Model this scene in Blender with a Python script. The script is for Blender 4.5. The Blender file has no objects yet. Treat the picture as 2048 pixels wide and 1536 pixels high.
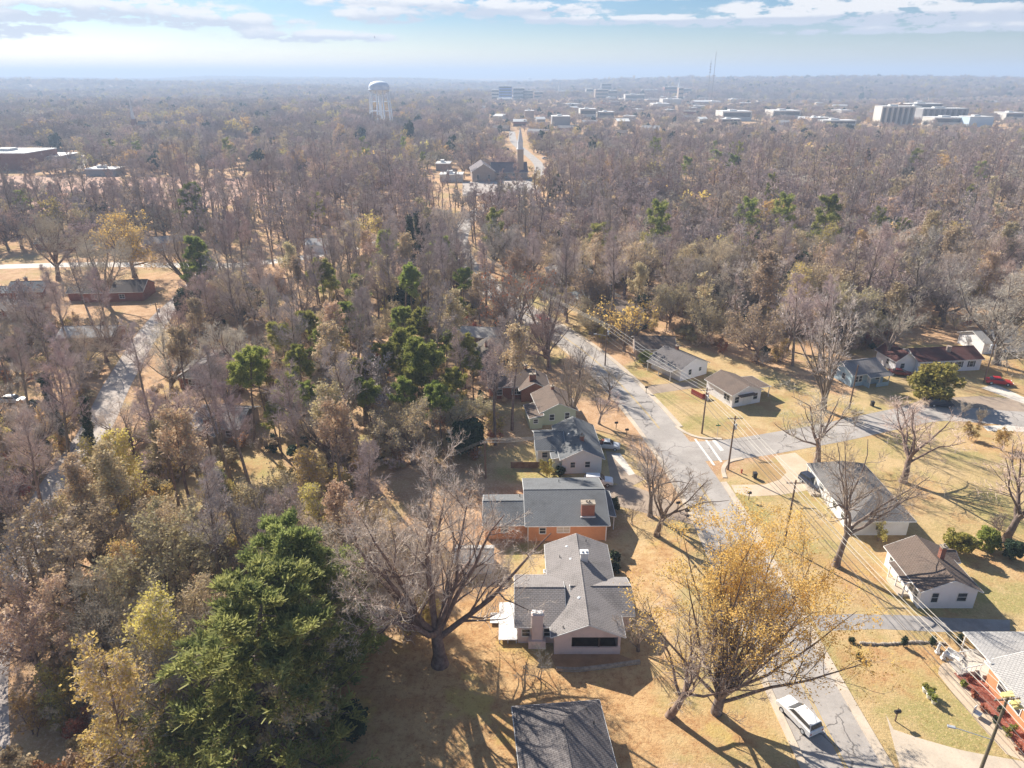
import bpy, math, random
import numpy as np
from mathutils import Vector, Matrix

# ------------------------------------------------------------------ camera, sky, sun
SC = bpy.context.scene
COL = SC.collection
F_PX, CAM_H = 1420.0, 62.0
PITCH = math.atan(618 / F_PX)
cam_d = bpy.data.cameras.new('camera')
cam = bpy.data.objects.new('camera', cam_d); COL.objects.link(cam)
cam.location = (0, 0, CAM_H); cam.rotation_euler = (math.pi / 2 - PITCH, 0, 0)
cam_d.sensor_width = 36; cam_d.lens = F_PX / 2048 * 36
cam_d.clip_start = 0.5; cam_d.clip_end = 90000
SC.camera = cam
SUN_EL, SUN_AZ = math.radians(33), math.radians(-37.5)      # azimuth from +Y, clockwise
SUN_DIR = Vector((math.sin(SUN_AZ) * math.cos(SUN_EL), math.cos(SUN_AZ) * math.cos(SUN_EL), math.sin(SUN_EL)))
sun_d = bpy.data.lights.new('sun', 'SUN'); sun_d.energy = 5.0; sun_d.angle = math.radians(0.5); sun_d.color = (1.0, 0.93, 0.82)
sun = bpy.data.objects.new('sun', sun_d); COL.objects.link(sun)
sun.rotation_euler = SUN_DIR.to_track_quat('Z', 'Y').to_euler()
SC.view_settings.view_transform = 'Standard'; SC.view_settings.look = 'None'
SC.view_settings.exposure = 1.06; SC.view_settings.gamma = 1
SC.cycles.max_bounces = 5; SC.cycles.diffuse_bounces = 3; SC.cycles.glossy_bounces = 2
SC.cycles.transmission_bounces = 3; SC.cycles.volume_bounces = 0; SC.cycles.transparent_max_bounces = 4
SC.cycles.use_denoising = True
SC.cycles.use_adaptive_sampling = True; SC.cycles.adaptive_threshold = 0.012
SC.cycles.caustics_reflective = False; SC.cycles.caustics_refractive = False

def at(px, py, z=0.0):
    u = (px - 1024) / F_PX; v = (768 - py) / F_PX
    c, s = math.cos(PITCH), math.sin(PITCH)
    dx, dy, dz = u, c + v * s, -s + v * c
    t = (z - CAM_H) / dz
    return Vector((dx * t, dy * t, z))

class NT:
    """small helper for node trees"""
    def __init__(s, tree):
        s.t = tree
    def n(s, typ, **kw):
        nd = s.t.nodes.new(typ)
        for k, v in kw.items():
            if k.startswith('i_'):
                key = k[2:].replace('_', ' ')
                nd.inputs[key].default_value = v
            else:
                setattr(nd, k, v)
        return nd
    def l(s, a, b): s.t.links.new(a, b)
    def math(s, op, a, b=None, c=None):
        nd = s.t.nodes.new('ShaderNodeMath'); nd.operation = op
        for i, v in enumerate((a, b, c)):
            if v is None: continue
            if isinstance(v, (int, float)): nd.inputs[i].default_value = v
            else: s.l(v, nd.inputs[i])
        return nd.outputs[0]
    def mix(s, fac, a, b, blend='MIX'):
        nd = s.t.nodes.new('ShaderNodeMix'); nd.data_type = 'RGBA'; nd.blend_type = blend
        for sock, v in ((nd.inputs[0], fac), (nd.inputs[6], a), (nd.inputs[7], b)):
            if isinstance(v, (int, float)): sock.default_value = v
            elif isinstance(v, tuple): sock.default_value = v if len(v) == 4 else v + (1,)
            else: s.l(v, sock)
        return nd.outputs[2]
    def ramp(s, fac, lo, hi):
        nd = s.t.nodes.new('ShaderNodeMapRange'); nd.interpolation_type = 'SMOOTHSTEP'
        nd.inputs[1].default_value = lo; nd.inputs[2].default_value = hi
        s.l(fac, nd.inputs[0]); return nd.outputs[0]

world = bpy.data.worlds.new('World'); SC.world = world; world.use_nodes = True
w = NT(world.node_tree); w.t.nodes.clear()
wo = w.n('ShaderNodeOutputWorld'); bg = w.n('ShaderNodeBackground'); bg.inputs[1].default_value = 0.056
sky = w.n('ShaderNodeTexSky', sky_type='NISHITA', sun_disc=False, sun_elevation=SUN_EL, sun_rotation=SUN_AZ + 2 * math.pi,
          altitude=200, air_density=1.0, dust_density=0.8, ozone_density=1.3)
tc = w.n('ShaderNodeTexCoord'); sp = w.n('ShaderNodeSeparateXYZ'); w.l(tc.outputs['Generated'], sp.inputs[0])
az = w.math('ARCTAN2', sp.outputs[0], sp.outputs[1])
el = w.math('ARCSINE', sp.outputs[2])
cmb = w.n('ShaderNodeCombineXYZ'); w.l(az, cmb.inputs[0]); w.l(w.math('MULTIPLY', el, 3.2), cmb.inputs[1])
nz = w.n('ShaderNodeTexNoise', i_Scale=27.0, i_Detail=9.0, i_Roughness=0.62); w.l(cmb.outputs[0], nz.inputs['Vector'])
wsp = w.n('ShaderNodeTexNoise', i_Scale=7.0, i_Detail=5.0, i_Roughness=0.6)
cm2 = w.n('ShaderNodeCombineXYZ'); w.l(az, cm2.inputs[0]); w.l(w.math('MULTIPLY', el, 6.0), cm2.inputs[1]); cm2.inputs[2].default_value = 3.3
w.l(cm2.outputs[0], wsp.inputs['Vector'])
# cloud banks: azimuth, elevation, half width, half height (degrees)
CLOUDS = [(-32.5, 4.35, 7.0, 0.8), (-26, 3.9, 6.0, 0.7), (-20, 3.3, 5.0, 0.5), (-14, 2.5, 5, .35), (-35, 2.6, 5, .55),
          (-6.5, 4.75, 6.5, .45), (0.5, 4.25, 5.2, .5), (-9.3, 3.85, 3.0, .45), (8, 3.6, 8, .28),
          (22.5, 4.05, 7.5, .65), (30, 3.5, 9, .65), (17, 3.5, 8, .38), (35, 4.75, 5, .6), (9.0, 5.0, 5.0, .2),
          (-34, 3.3, 6, .45), (29, 2.7, 9, .22)]
tot = top = None
for a0, e0, wa, we in CLOUDS:
    x = w.math('DIVIDE', w.math('SUBTRACT', az, math.radians(a0)), math.radians(wa))
    y = w.math('DIVIDE', w.math('SUBTRACT', el, math.radians(e0)), math.radians(we))
    r2 = w.math('ADD', w.math('MULTIPLY', x, x), w.math('MULTIPLY', y, y))
    g = w.math('POWER', 2.718, w.math('MULTIPLY', r2, -0.7))
    gy = w.math('MULTIPLY', g, y)
    tot = g if tot is None else w.math('MAXIMUM', tot, g)
    top = gy if top is None else w.math('ADD', top, gy)
den = w.math('MULTIPLY', w.ramp(nz.outputs[0], 0.24, 0.68), tot)
mask = w.ramp(den, 0.17, 0.4)
thin = w.math('MULTIPLY', w.ramp(wsp.outputs[0], 0.45, 0.75), 0.2)
lit = w.ramp(w.math('ADD', top, w.math('MULTIPLY', w.math('SUBTRACT', nz.outputs[0], 0.5), 1.6)), -0.35, 0.35)  # lighter tops, greyer bases: the clouds' self-shading painted into the sky colour
ccol = w.mix(lit, (5.6, 6.0, 7.0), (8.8, 8.6, 8.6))
tint = w.mix(w.ramp(el, 0.0, 0.075), (1.0, 1.03, 1.06), (0.42, 0.63, 0.88))
tint = w.mix(w.ramp(el, 0.12, 0.6), tint, (0.9, 1.0, 1.12))
blue = w.mix(1.0, sky.outputs[0], tint, 'MULTIPLY')
c1 = w.mix(thin, blue, (5.9, 6.4, 7.0))
c2 = w.mix(w.math('MULTIPLY', mask, 0.92), c1, ccol)
w.l(c2, bg.inputs[0]); w.l(bg.outputs[0], wo.inputs[0])

# ------------------------------------------------------------------ materials
MATS = {}
def base_mat(name):
    m = bpy.data.materials.new(name); m.use_nodes = True
    t = NT(m.node_tree); b = t.t.nodes['Principled BSDF']
    b.inputs['Specular IOR Level'].default_value = 0.25
    MATS[name] = m
    return m, t, b
def mat(name, col, col2=None, scale=0.6, detail=6, rough=0.85, fine=None, fscale=9.0, famt=0.35, bump=0.0, metal=0, spec=0.25, rnd=0.0):
    """two-tone procedural noise with fine speckle"""
    m, t, b = base_mat(name)
    b.inputs['Roughness'].default_value = rough; b.inputs['Metallic'].default_value = metal
    b.inputs['Specular IOR Level'].default_value = spec
    tc = t.n('ShaderNodeTexCoord')
    n1 = t.n('ShaderNodeTexNoise', i_Scale=scale, i_Detail=float(detail), i_Roughness=0.6); t.l(tc.outputs['Object'], n1.inputs['Vector'])
    c = t.mix(t.ramp(n1.outputs[0], 0.35, 0.65), col, col2 or tuple(v * 0.8 for v in col))
    if fine:
        n2 = t.n('ShaderNodeTexNoise', i_Scale=fscale, i_Detail=3.0); t.l(tc.outputs['Object'], n2.inputs['Vector'])
        c = t.mix(t.math('MULTIPLY', t.ramp(n2.outputs[0], 0.5, 0.72), famt), c, fine)
    if rnd:
        oi = t.n('ShaderNodeObjectInfo'); hv = t.n('ShaderNodeHueSaturation')
        t.l(c, hv.inputs['Color'])
        t.l(t.math('MULTIPLY_ADD', oi.outputs['Random'], rnd, 1 - rnd / 2), hv.inputs['Value'])
        r2 = t.math('FRACT', t.math('MULTIPLY', oi.outputs['Random'], 7.31))
        t.l(t.math('MULTIPLY_ADD', r2, rnd * 0.07, 0.5 - rnd * 0.035), hv.inputs['Hue'])
        r3 = t.math('FRACT', t.math('MULTIPLY', oi.outputs['Random'], 13.7))
        t.l(t.math('MULTIPLY_ADD', r3, rnd * 0.8, 1 - rnd * 0.4), hv.inputs['Saturation'])
        c = hv.outputs[0]
    t.l(c, b.inputs['Base Color'])
    if bump:
        bp = t.n('ShaderNodeBump'); bp.inputs['Strength'].default_value = bump; bp.inputs['Distance'].default_value = 0.056
        n3 = t.n('ShaderNodeTexNoise', i_Scale=fscale, i_Detail=4.0); t.l(tc.outputs['Object'], n3.inputs['Vector'])
        t.l(n3.outputs[0], bp.inputs['Height']); t.l(bp.outputs[0], b.inputs['Normal'])
    return m
def shingle(name, col, col2, stain=(0.05, 0.045, 0.04), samt=0.45):
    m, t, b = base_mat(name); b.inputs['Roughness'].default_value = 0.9
    tc = t.n('ShaderNodeTexCoord')
    br = t.n('ShaderNodeTexBrick', i_Scale=1.0); br.inputs['Brick Width'].default_value = 0.45; br.inputs['Row Height'].default_value = 0.22
    br.inputs['Mortar Size'].default_value = 0.035; br.inputs['Bias'].default_value = 0.0
    br.inputs['Color1'].default_value = col + (1,); br.inputs['Color2'].default_value = col2 + (1,)
    br.inputs['Mortar'].default_value = tuple(v * 0.55 for v in col) + (1,)
    t.l(tc.outputs['Object'], br.inputs['Vector'])
    n1 = t.n('ShaderNodeTexNoise', i_Scale=0.35, i_Detail=6.0, i_Roughness=0.65); t.l(tc.outputs['Object'], n1.inputs['Vector'])
    n2 = t.n('ShaderNodeTexNoise', i_Scale=6.0, i_Detail=3.0); t.l(tc.outputs['Object'], n2.inputs['Vector'])
    c = t.mix(t.math('MULTIPLY', t.ramp(n1.outputs[0], 0.45, 0.75), samt), br.outputs[0], stain)
    c = t.mix(t.math('MULTIPLY', t.ramp(n2.outputs[0], 0.4, 0.7), 0.25), c, tuple(min(1, v * 1.35) for v in col))
    t.l(c, b.inputs['Base Color'])
    return m
def brick(name, c1, c2, mortar):
    m, t, b = base_mat(name); b.inputs['Roughness'].default_value = 0.9
    tc = t.n('ShaderNodeTexCoord'); mp = t.n('ShaderNodeCombineXYZ'); s = t.n('ShaderNodeSeparateXYZ')
    t.l(tc.outputs['Object'], s.inputs[0])
    t.l(t.math('ADD', s.outputs[0], s.outputs[1]), mp.inputs[0]); t.l(s.outputs[2], mp.inputs[1])
    br = t.n('ShaderNodeTexBrick', i_Scale=1.0); br.inputs['Brick Width'].default_value = 0.24; br.inputs['Row Height'].default_value = 0.056
    br.inputs['Mortar Size'].default_value = 0.008
    br.inputs['Color1'].default_value = c1 + (1,); br.inputs['Color2'].default_value = c2 + (1,); br.inputs['Mortar'].default_value = mortar + (1,)
    t.l(mp.outputs[0], br.inputs['Vector'])
    n1 = t.n('ShaderNodeTexNoise', i_Scale=0.7, i_Detail=5.0); t.l(tc.outputs['Object'], n1.inputs['Vector'])
    t.l(t.mix(t.math('MULTIPLY', t.ramp(n1.outputs[0], 0.45, 0.7), 0.3), br.outputs[0], tuple(v * 0.6 for v in c1)), b.inputs['Base Color'])
    return m
def siding(name, col, pitch=0.16):
    m, t, b = base_mat(name); b.inputs['Roughness'].default_value = 0.6
    tc = t.n('ShaderNodeTexCoord'); s = t.n('ShaderNodeSeparateXYZ'); t.l(tc.outputs['Object'], s.inputs[0])
    fr = t.math('FRACT', t.math('DIVIDE', s.outputs[2], pitch))
    n1 = t.n('ShaderNodeTexNoise', i_Scale=0.9, i_Detail=5.0); t.l(tc.outputs['Object'], n1.inputs['Vector'])
    c = t.mix(t.math('MULTIPLY', t.ramp(n1.outputs[0], 0.5, 0.8), 0.25), col, tuple(v * 0.7 for v in col))
    t.l(t.mix(t.math('MULTIPLY', t.math('LESS_THAN', fr, 0.12), 0.35), c, tuple(v * 0.5 for v in col)), b.inputs['Base Color'])
    bp = t.n('ShaderNodeBump'); bp.inputs['Strength'].default_value = 0.6; bp.inputs['Distance'].default_value = 0.03
    t.l(fr, bp.inputs['Height']); t.l(bp.outputs[0], b.inputs['Normal'])
    return m
def leaf_mat(name, col, col2, trans=0.35, rnd=0.35):
    m, t, b = base_mat(name)
    tc = t.n('ShaderNodeTexCoord')
    n1 = t.n('ShaderNodeTexNoise', i_Scale=0.55, i_Detail=4.0); t.l(tc.outputs['Object'], n1.inputs['Vector'])
    n2 = t.n('ShaderNodeTexNoise', i_Scale=3.2, i_Detail=2.0); t.l(tc.outputs['Object'], n2.inputs['Vector'])
    f = t.math('ADD', t.math('MULTIPLY', n1.outputs[0], 0.6), t.math('MULTIPLY', n2.outputs[0], 0.4))
    c = t.mix(t.ramp(f, 0.36, 0.64), col, col2)
    oi = t.n('ShaderNodeObjectInfo'); hv = t.n('ShaderNodeHueSaturation'); t.l(c, hv.inputs['Color'])
    t.l(t.math('MULTIPLY_ADD', oi.outputs['Random'], rnd, 1 - rnd / 2), hv.inputs['Value'])
    r2 = t.math('FRACT', t.math('MULTIPLY', oi.outputs['Random'], 7.31))
    t.l(t.math('MULTIPLY_ADD', r2, 0.05, 0.475), hv.inputs['Hue'])
    b.inputs['Roughness'].default_value = 0.7
    t.l(hv.outputs[0], b.inputs['Base Color'])
    tr = t.n('ShaderNodeBsdfTranslucent'); t.l(hv.outputs[0], tr.inputs[0])
    mx = t.n('ShaderNodeMixShader'); mx.inputs[0].default_value = trans
    t.l(b.outputs[0], mx.inputs[1]); t.l(tr.outputs[0], mx.inputs[2])
    t.l(mx.outputs[0], t.t.nodes['Material Output'].inputs[0])
    return m

M_BARK = mat('bark', (0.17, 0.125, 0.1), (0.3, 0.235, 0.19), 2.0, rough=0.95, fine=(0.07, 0.055, 0.045), fscale=14, rnd=0.5)
M_BARKL = mat('pale bark', (0.25, 0.2, 0.165), (0.34, 0.28, 0.235), 2.0, rough=0.95, rnd=0.5)
M_TWIG = mat('twigs', (0.47, 0.38, 0.305), (0.62, 0.515, 0.43), 0.4, rough=0.95, rnd=0.85)
M_TWIGM = mat('mauve twigs', (0.41, 0.325, 0.3), (0.54, 0.44, 0.405), 0.4, rough=0.95, rnd=0.5)
M_TAN = leaf_mat('tan leaves', (0.48, 0.36, 0.2), (0.58, 0.46, 0.28), 0.3, 0.5)
M_GOLD = leaf_mat('golden leaves', (0.93, 0.7, 0.18), (0.85, 0.68, 0.22), 0.58, 0.2)
M_OLIVE = leaf_mat('olive leaves', (0.47, 0.36, 0.11), (0.66, 0.49, 0.17), 0.42, 0.5)
M_RUST = leaf_mat('rust leaves', (0.38, 0.14, 0.07), (0.42, 0.22, 0.1), 0.35, 0.3)
M_PINE = leaf_mat('pine needles', (0.19, 0.22, 0.05), (0.44, 0.44, 0.11), 0.4, 0.4)
M_CEDAR = leaf_mat('cedar needles', (0.17, 0.205, 0.065), (0.48, 0.47, 0.16), 0.42, 0.15)
M_IVY = leaf_mat('ivy leaves', (0.03, 0.05, 0.022), (0.06, 0.085, 0.03), 0.15, 0.4)
M_HOLLY = leaf_mat('glossy leaves', (0.03, 0.05, 0.025), (0.07, 0.1, 0.045), 0.12, 0.4)
M_BUSH = leaf_mat('bush leaves', (0.27, 0.28, 0.06), (0.5, 0.46, 0.11), 0.4, 0.3)
def asphalt(name, c1, c2):
    m, t, b = base_mat(name); b.inputs['Roughness'].default_value = 0.95
    tc = t.n('ShaderNodeTexCoord'); v = tc.outputs['Object']
    def nz(s, d=6.0, r=0.65):
        n = t.n('ShaderNodeTexNoise', i_Scale=s, i_Detail=d, i_Roughness=r); t.l(v, n.inputs['Vector']); return n.outputs[0]
    c = t.mix(t.ramp(nz(0.16), 0.38, 0.62), c1, c2)
    c = t.mix(t.math('MULTIPLY', t.ramp(nz(1.8, 8, .8), 0.5, 0.65), 0.45), c, tuple(q * 0.68 for q in c1))
    c = t.mix(t.math('MULTIPLY', t.ramp(nz(7, 3, .9), 0.55, 0.68), 0.4), c, tuple(min(1, q * 1.35) for q in c2))
    vo = t.n('ShaderNodeTexVoronoi', feature='DISTANCE_TO_EDGE', i_Scale=0.16); wv = t.n('ShaderNodeVectorMath', operation='MULTIPLY_ADD')
    nv = t.n('ShaderNodeTexNoise', i_Scale=0.6, i_Detail=4.0); t.l(v, nv.inputs['Vector']); t.l(nv.outputs['Color'], wv.inputs[0]); wv.inputs[1].default_value = (2.2, 2.2, 0); t.l(v, wv.inputs[2]); t.l(wv.outputs[0], vo.inputs['Vector'])
    crack = t.math('MULTIPLY', t.math('LESS_THAN', vo.outputs['Distance'], 0.011), t.ramp(nz(0.09), 0.45, 0.55))
    c = t.mix(t.math('MULTIPLY', crack, 0.7), c, (0.1, 0.09, 0.085))
    t.l(c, b.inputs['Base Color']); return m
M_ASPH = asphalt('asphalt', (0.35, 0.315, 0.285), (0.43, 0.39, 0.355))
M_CONC = mat('concrete', (0.6, 0.5, 0.39), (0.5, 0.42, 0.33), 0.4, rough=0.9, fine=(0.38, 0.3, 0.22), fscale=4.0)
M_PALEC = mat('pale concrete', (0.66, 0.6, 0.52), (0.58, 0.52, 0.45), 0.4, rough=0.9)
M_GRAVEL = mat('gravel', (0.36, 0.33, 0.31), (0.27, 0.25, 0.235), 0.6, rough=0.95, fine=(0.5, 0.46, 0.42), fscale=12)
M_DIRT = mat('dirt', (0.3, 0.18, 0.1), (0.4, 0.25, 0.14), 0.5, rough=0.95, fine=(0.2, 0.1, 0.05), fscale=6)
M_YLINE = mat('yellow road paint', (0.6, 0.4, 0.1), (0.45, 0.33, 0.15), 1.2, rough=0.8)
M_WLINE = mat('white road paint', (0.78, 0.76, 0.72), (0.62, 0.6, 0.56), 1.2, rough=0.8)
M_WHITE = mat('white paint', (0.8, 0.79, 0.77), (0.72, 0.71, 0.69), 0.8, rough=0.55)
M_TRIM = mat('white trim', (0.78, 0.77, 0.74), (0.7, 0.69, 0.66), 1.5, rough=0.5)
M_PINK = brick('painted pink brick', (0.78, 0.62, 0.56), (0.82, 0.66, 0.6), (0.72, 0.57, 0.51))
M_ORANGE = brick('orange brick', (0.68, 0.29, 0.12), (0.6, 0.24, 0.1), (0.45, 0.3, 0.2))
M_RED = brick('red brick', (0.3, 0.09, 0.05), (0.24, 0.07, 0.045), (0.35, 0.25, 0.2))
M_TANBR = brick('tan brick', (0.42, 0.32, 0.26), (0.38, 0.28, 0.23), (0.45, 0.4, 0.35))
M_SWHITE = siding('white siding', (0.86, 0.85, 0.86))
M_SBLUE = siding('pale blue siding', (0.42, 0.56, 0.64))
M_SGREY = siding('cool white siding', (0.68, 0.73, 0.76))
M_SGREEN = siding('pale green siding', (0.5, 0.53, 0.38))
M_GLASS = mat('window glass', (0.03, 0.035, 0.04), (0.06, 0.065, 0.07), 1.0, rough=0.12, spec=0.6)
M_DARK = mat('dark brown paint', (0.1, 0.06, 0.04), (0.14, 0.085, 0.055), 1.0, rough=0.8)
M_RSHUT = mat('red shutters', (0.35, 0.03, 0.03), (0.28, 0.03, 0.03), 1.0, rough=0.6)
M_WOOD = mat('weathered wood', (0.16, 0.105, 0.075), (0.24, 0.17, 0.125), 1.2, rough=0.95, fine=(0.1, 0.07, 0.05))
M_WIRE = mat('wire', (0.62, 0.58, 0.5), (0.5, 0.46, 0.4), 0.5, rough=0.5)  # bright cream base colour stands in for sun glint along the wires
M_WIRED = mat('dark cable', (0.1, 0.09, 0.08), (0.15, 0.13, 0.12), 0.5, rough=0.6)
M_METAL = mat('galvanised metal', (0.6, 0.62, 0.64), (0.5, 0.52, 0.54), 1.0, rough=0.45, metal=0.3)
M_TANKW = mat('tank paint', (0.8, 0.85, 0.9), (0.74, 0.8, 0.86), 0.05, rough=0.6)
M_BLACK = mat('black plastic', (0.03, 0.03, 0.032), (0.05, 0.05, 0.05), 2.0, rough=0.5)
M_RUBBER = mat('rubber', (0.025, 0.025, 0.025), (0.04, 0.04, 0.04), 3.0, rough=0.9)
M_STONE = mat('stone', (0.45, 0.38, 0.3), (0.3, 0.25, 0.2), 2.0, rough=0.95, fine=(0.2, 0.16, 0.13), fscale=8)
M_MULCH = mat('red mulch', (0.24, 0.065, 0.04), (0.34, 0.11, 0.07), 1.2, rough=0.95, fine=(0.5, 0.33, 0.28), fscale=5, famt=0.6)
M_RGREY = shingle('grey shingles', (0.27, 0.245, 0.235), (0.3, 0.275, 0.265))
M_RGREYB = shingle('blue grey shingles', (0.175, 0.18, 0.185), (0.205, 0.21, 0.215))
M_RDARK = shingle('charcoal shingles', (0.17, 0.15, 0.145), (0.205, 0.185, 0.18), samt=0.4)
M_RBROWN = shingle('brown shingles', (0.175, 0.128, 0.102), (0.205, 0.155, 0.125))
M_RRED = shingle('dark red shingles', (0.13, 0.055, 0.05), (0.16, 0.07, 0.06))
M_RPALE = shingle('pale grey shingles', (0.42, 0.4, 0.38), (0.48, 0.455, 0.43), samt=0.15)
M_RBLK = shingle('dark brown shingles', (0.09, 0.07, 0.065), (0.12, 0.095, 0.085))
M_FLATW = mat('white membrane roof', (0.75, 0.74, 0.7), (0.62, 0.6, 0.57), 0.05, rough=0.7)
M_BLDW = mat('white stucco', (0.68, 0.64, 0.58), (0.6, 0.56, 0.5), 0.03, rough=0.85)
M_BLDT = mat('tan stucco', (0.5, 0.38, 0.28), (0.44, 0.34, 0.26), 0.03, rough=0.85)
M_BLDB = mat('blue curtain wall', (0.12, 0.2, 0.5), (0.18, 0.28, 0.58), 0.05, rough=0.35)
M_BLDD = mat('grey concrete wall', (0.3, 0.29, 0.29), (0.36, 0.35, 0.35), 0.03, rough=0.85)
def paint(name, c): return mat(name, c, tuple(v * 0.92 for v in c), 0.6, rough=0.28, spec=0.6)
P_WHITE = paint('white car paint', (0.78, 0.78, 0.78)); P_RED = paint('red car paint', (0.5, 0.015, 0.02)); P_DRED = paint('maroon car paint', (0.2, 0.02, 0.02))
P_DARK = paint('dark blue car paint', (0.03, 0.04, 0.07)); P_BLUE = paint('light blue car paint', (0.3, 0.42, 0.55)); P_SILV = paint('silver car paint', (0.5, 0.52, 0.54))

# ground: golden winter grass, greener lawn patches and leaf litter, by world position and by a painted-in land-use value
def ground_mat():
    m, t, b = base_mat('ground'); b.inputs['Roughness'].default_value = 1.0; b.inputs['Specular IOR Level'].default_value = 0.056
    tc = t.n('ShaderNodeTexCoord'); v = tc.outputs['Object']
    def nz(s, d=5.0, r=0.6):
        n = t.n('ShaderNodeTexNoise', i_Scale=s, i_Detail=d, i_Roughness=r); t.l(v, n.inputs['Vector']); return n.outputs[0]
    at_ = t.n('ShaderNodeAttribute'); at_.attribute_name = 'lawn'; at2 = t.n('ShaderNodeAttribute'); at2.attribute_name = 'straw'
    grass = t.mix(t.ramp(nz(0.11), 0.38, 0.62), (0.54, 0.395, 0.21), (0.45, 0.335, 0.16))
    grass = t.mix(t.math('MULTIPLY', t.ramp(nz(0.075, 6, .65), 0.47, 0.6), 0.75), grass, (0.3, 0.275, 0.095))
    grass = t.mix(t.math('MULTIPLY', t.ramp(nz(2.3, 6, .8), 0.5, 0.62), 0.7), grass, (0.64, 0.45, 0.23))
    grass = t.mix(t.math('MULTIPLY', t.ramp(nz(1.3, 8, .85), 0.52, 0.64), 0.65), grass, (0.26, 0.15, 0.05))
    straw = t.mix(t.ramp(nz(0.8, 6, .75), 0.4, 0.65), (0.64, 0.46, 0.25), (0.55, 0.36, 0.17))
    straw = t.mix(t.math('MULTIPLY', t.ramp(nz(0.22, 6, .75), 0.46, 0.64), 0.65), straw, (0.5, 0.26, 0.1))
    straw = t.mix(t.math('MULTIPLY', t.ramp(nz(2.0, 8, .85), 0.5, 0.62), 0.5), straw, (0.28, 0.13, 0.05))
    grass = t.mix(t.math('MULTIPLY', t.ramp(nz(0.03, 6, .8), 0.52, 0.6), 0.65), grass, (0.42, 0.25, 0.12))
    litter = t.mix(t.ramp(nz(0.25, 6, .7), 0.38, 0.62), (0.55, 0.355, 0.205), (0.42, 0.245, 0.13))
    litter = t.mix(t.math('MULTIPLY', t.ramp(nz(0.06, 5), 0.48, 0.62), 0.6), litter, (0.34, 0.27, 0.10))
    litter = t.mix(t.math('MULTIPLY', t.ramp(nz(2.8, 7, .85), 0.5, 0.6), 0.75), litter, (0.66, 0.49, 0.35))
    edge = t.ramp(t.math('ADD', at_.outputs['Fac'], t.math('MULTIPLY_ADD', nz(0.4), 0.6, -0.3)), 0.3, 0.7)
    edge2 = t.ramp(t.math('ADD', at2.outputs['Fac'], t.math('MULTIPLY_ADD', nz(0.4), 0.6, -0.3)), 0.3, 0.7)
    at3 = t.n('ShaderNodeAttribute'); at3.attribute_name = 'leaves'
    leaves = t.mix(t.ramp(nz(0.4, 7, .75), 0.4, 0.62), (0.58, 0.375, 0.185), (0.45, 0.26, 0.12))
    leaves = t.mix(t.math('MULTIPLY', t.ramp(nz(0.12, 5, .65), 0.52, 0.66), 0.7), leaves, (0.55, 0.42, 0.13))
    leaves = t.mix(t.math('MULTIPLY', t.ramp(nz(1.6, 7, .85), 0.52, 0.62), 0.6), leaves, (0.28, 0.12, 0.05))
    edge3 = t.ramp(t.math('ADD', at3.outputs['Fac'], t.math('MULTIPLY_ADD', nz(0.4), 0.6, -0.3)), 0.3, 0.7)
    c = t.mix(edge, litter, grass); c = t.mix(edge2, c, straw); c = t.mix(edge3, c, leaves)
    sk = nz(6.5, 3, .9)
    c = t.mix(t.math('MULTIPLY', t.ramp(sk, 0.56, 0.66), 0.45), c, (0.72, 0.52, 0.3)); c = t.mix(t.math('MULTIPLY', t.ramp(sk, 0.44, 0.33), 0.5), c, (0.2, 0.12, 0.06))
    t.l(c, b.inputs['Base Color'])
    bp = t.n('ShaderNodeBump'); bp.inputs['Strength'].default_value = 0.8; bp.inputs['Distance'].default_value = 0.15
    t.l(nz(3.0, 5, .75), bp.inputs['Height']); t.l(bp.outputs[0], b.inputs['Normal'])
    return m
M_GROUND = ground_mat()

# ------------------------------------------------------------------ object helpers
def tag(o, label=None, cat=None, group=None, kind=None):
    if label: o['label'] = label
    if cat: o['category'] = cat
    if group: o['group'] = group
    if kind: o['kind'] = kind
    return o
def empty(name, loc=(0, 0, 0), rz=0.0, label=None, cat=None, group=None):
    o = bpy.data.objects.new(name, None); COL.objects.link(o)
    o.location = loc; o.rotation_euler = (0, 0, rz); o.empty_display_size = 0.5
    return tag(o, label, cat, group)
def copy_tree(o, parent=None):
    c = o.copy(); COL.objects.link(c)
    if parent is not None: c.parent = parent
    for ch in o.children: copy_tree(ch, c)
    return c
def mesh_np(name, V, quads, mats, midx=None, smooth=False, tris=None):
    """V (n,3); quads (m,4)"""
    me = bpy.data.meshes.new(name)
    V = np.asarray(V, dtype=np.float32); quads = np.asarray(quads, dtype=np.int32)
    nq = len(quads)
    me.vertices.add(len(V)); me.vertices.foreach_set('co', V.ravel())
    me.loops.add(nq * 4); me.loops.foreach_set('vertex_index', quads.ravel())
    me.polygons.add(nq)
    me.polygons.foreach_set('loop_start', np.arange(0, nq * 4, 4, dtype=np.int32))
    for mm in mats: me.materials.append(mm)
    if midx is not None: me.polygons.foreach_set('material_index', np.asarray(midx, dtype=np.int32))
    if smooth: me.polygons.foreach_set('use_smooth', np.ones(nq, dtype=bool))
    me.update(calc_edges=True); me.validate()
    return me

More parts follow.
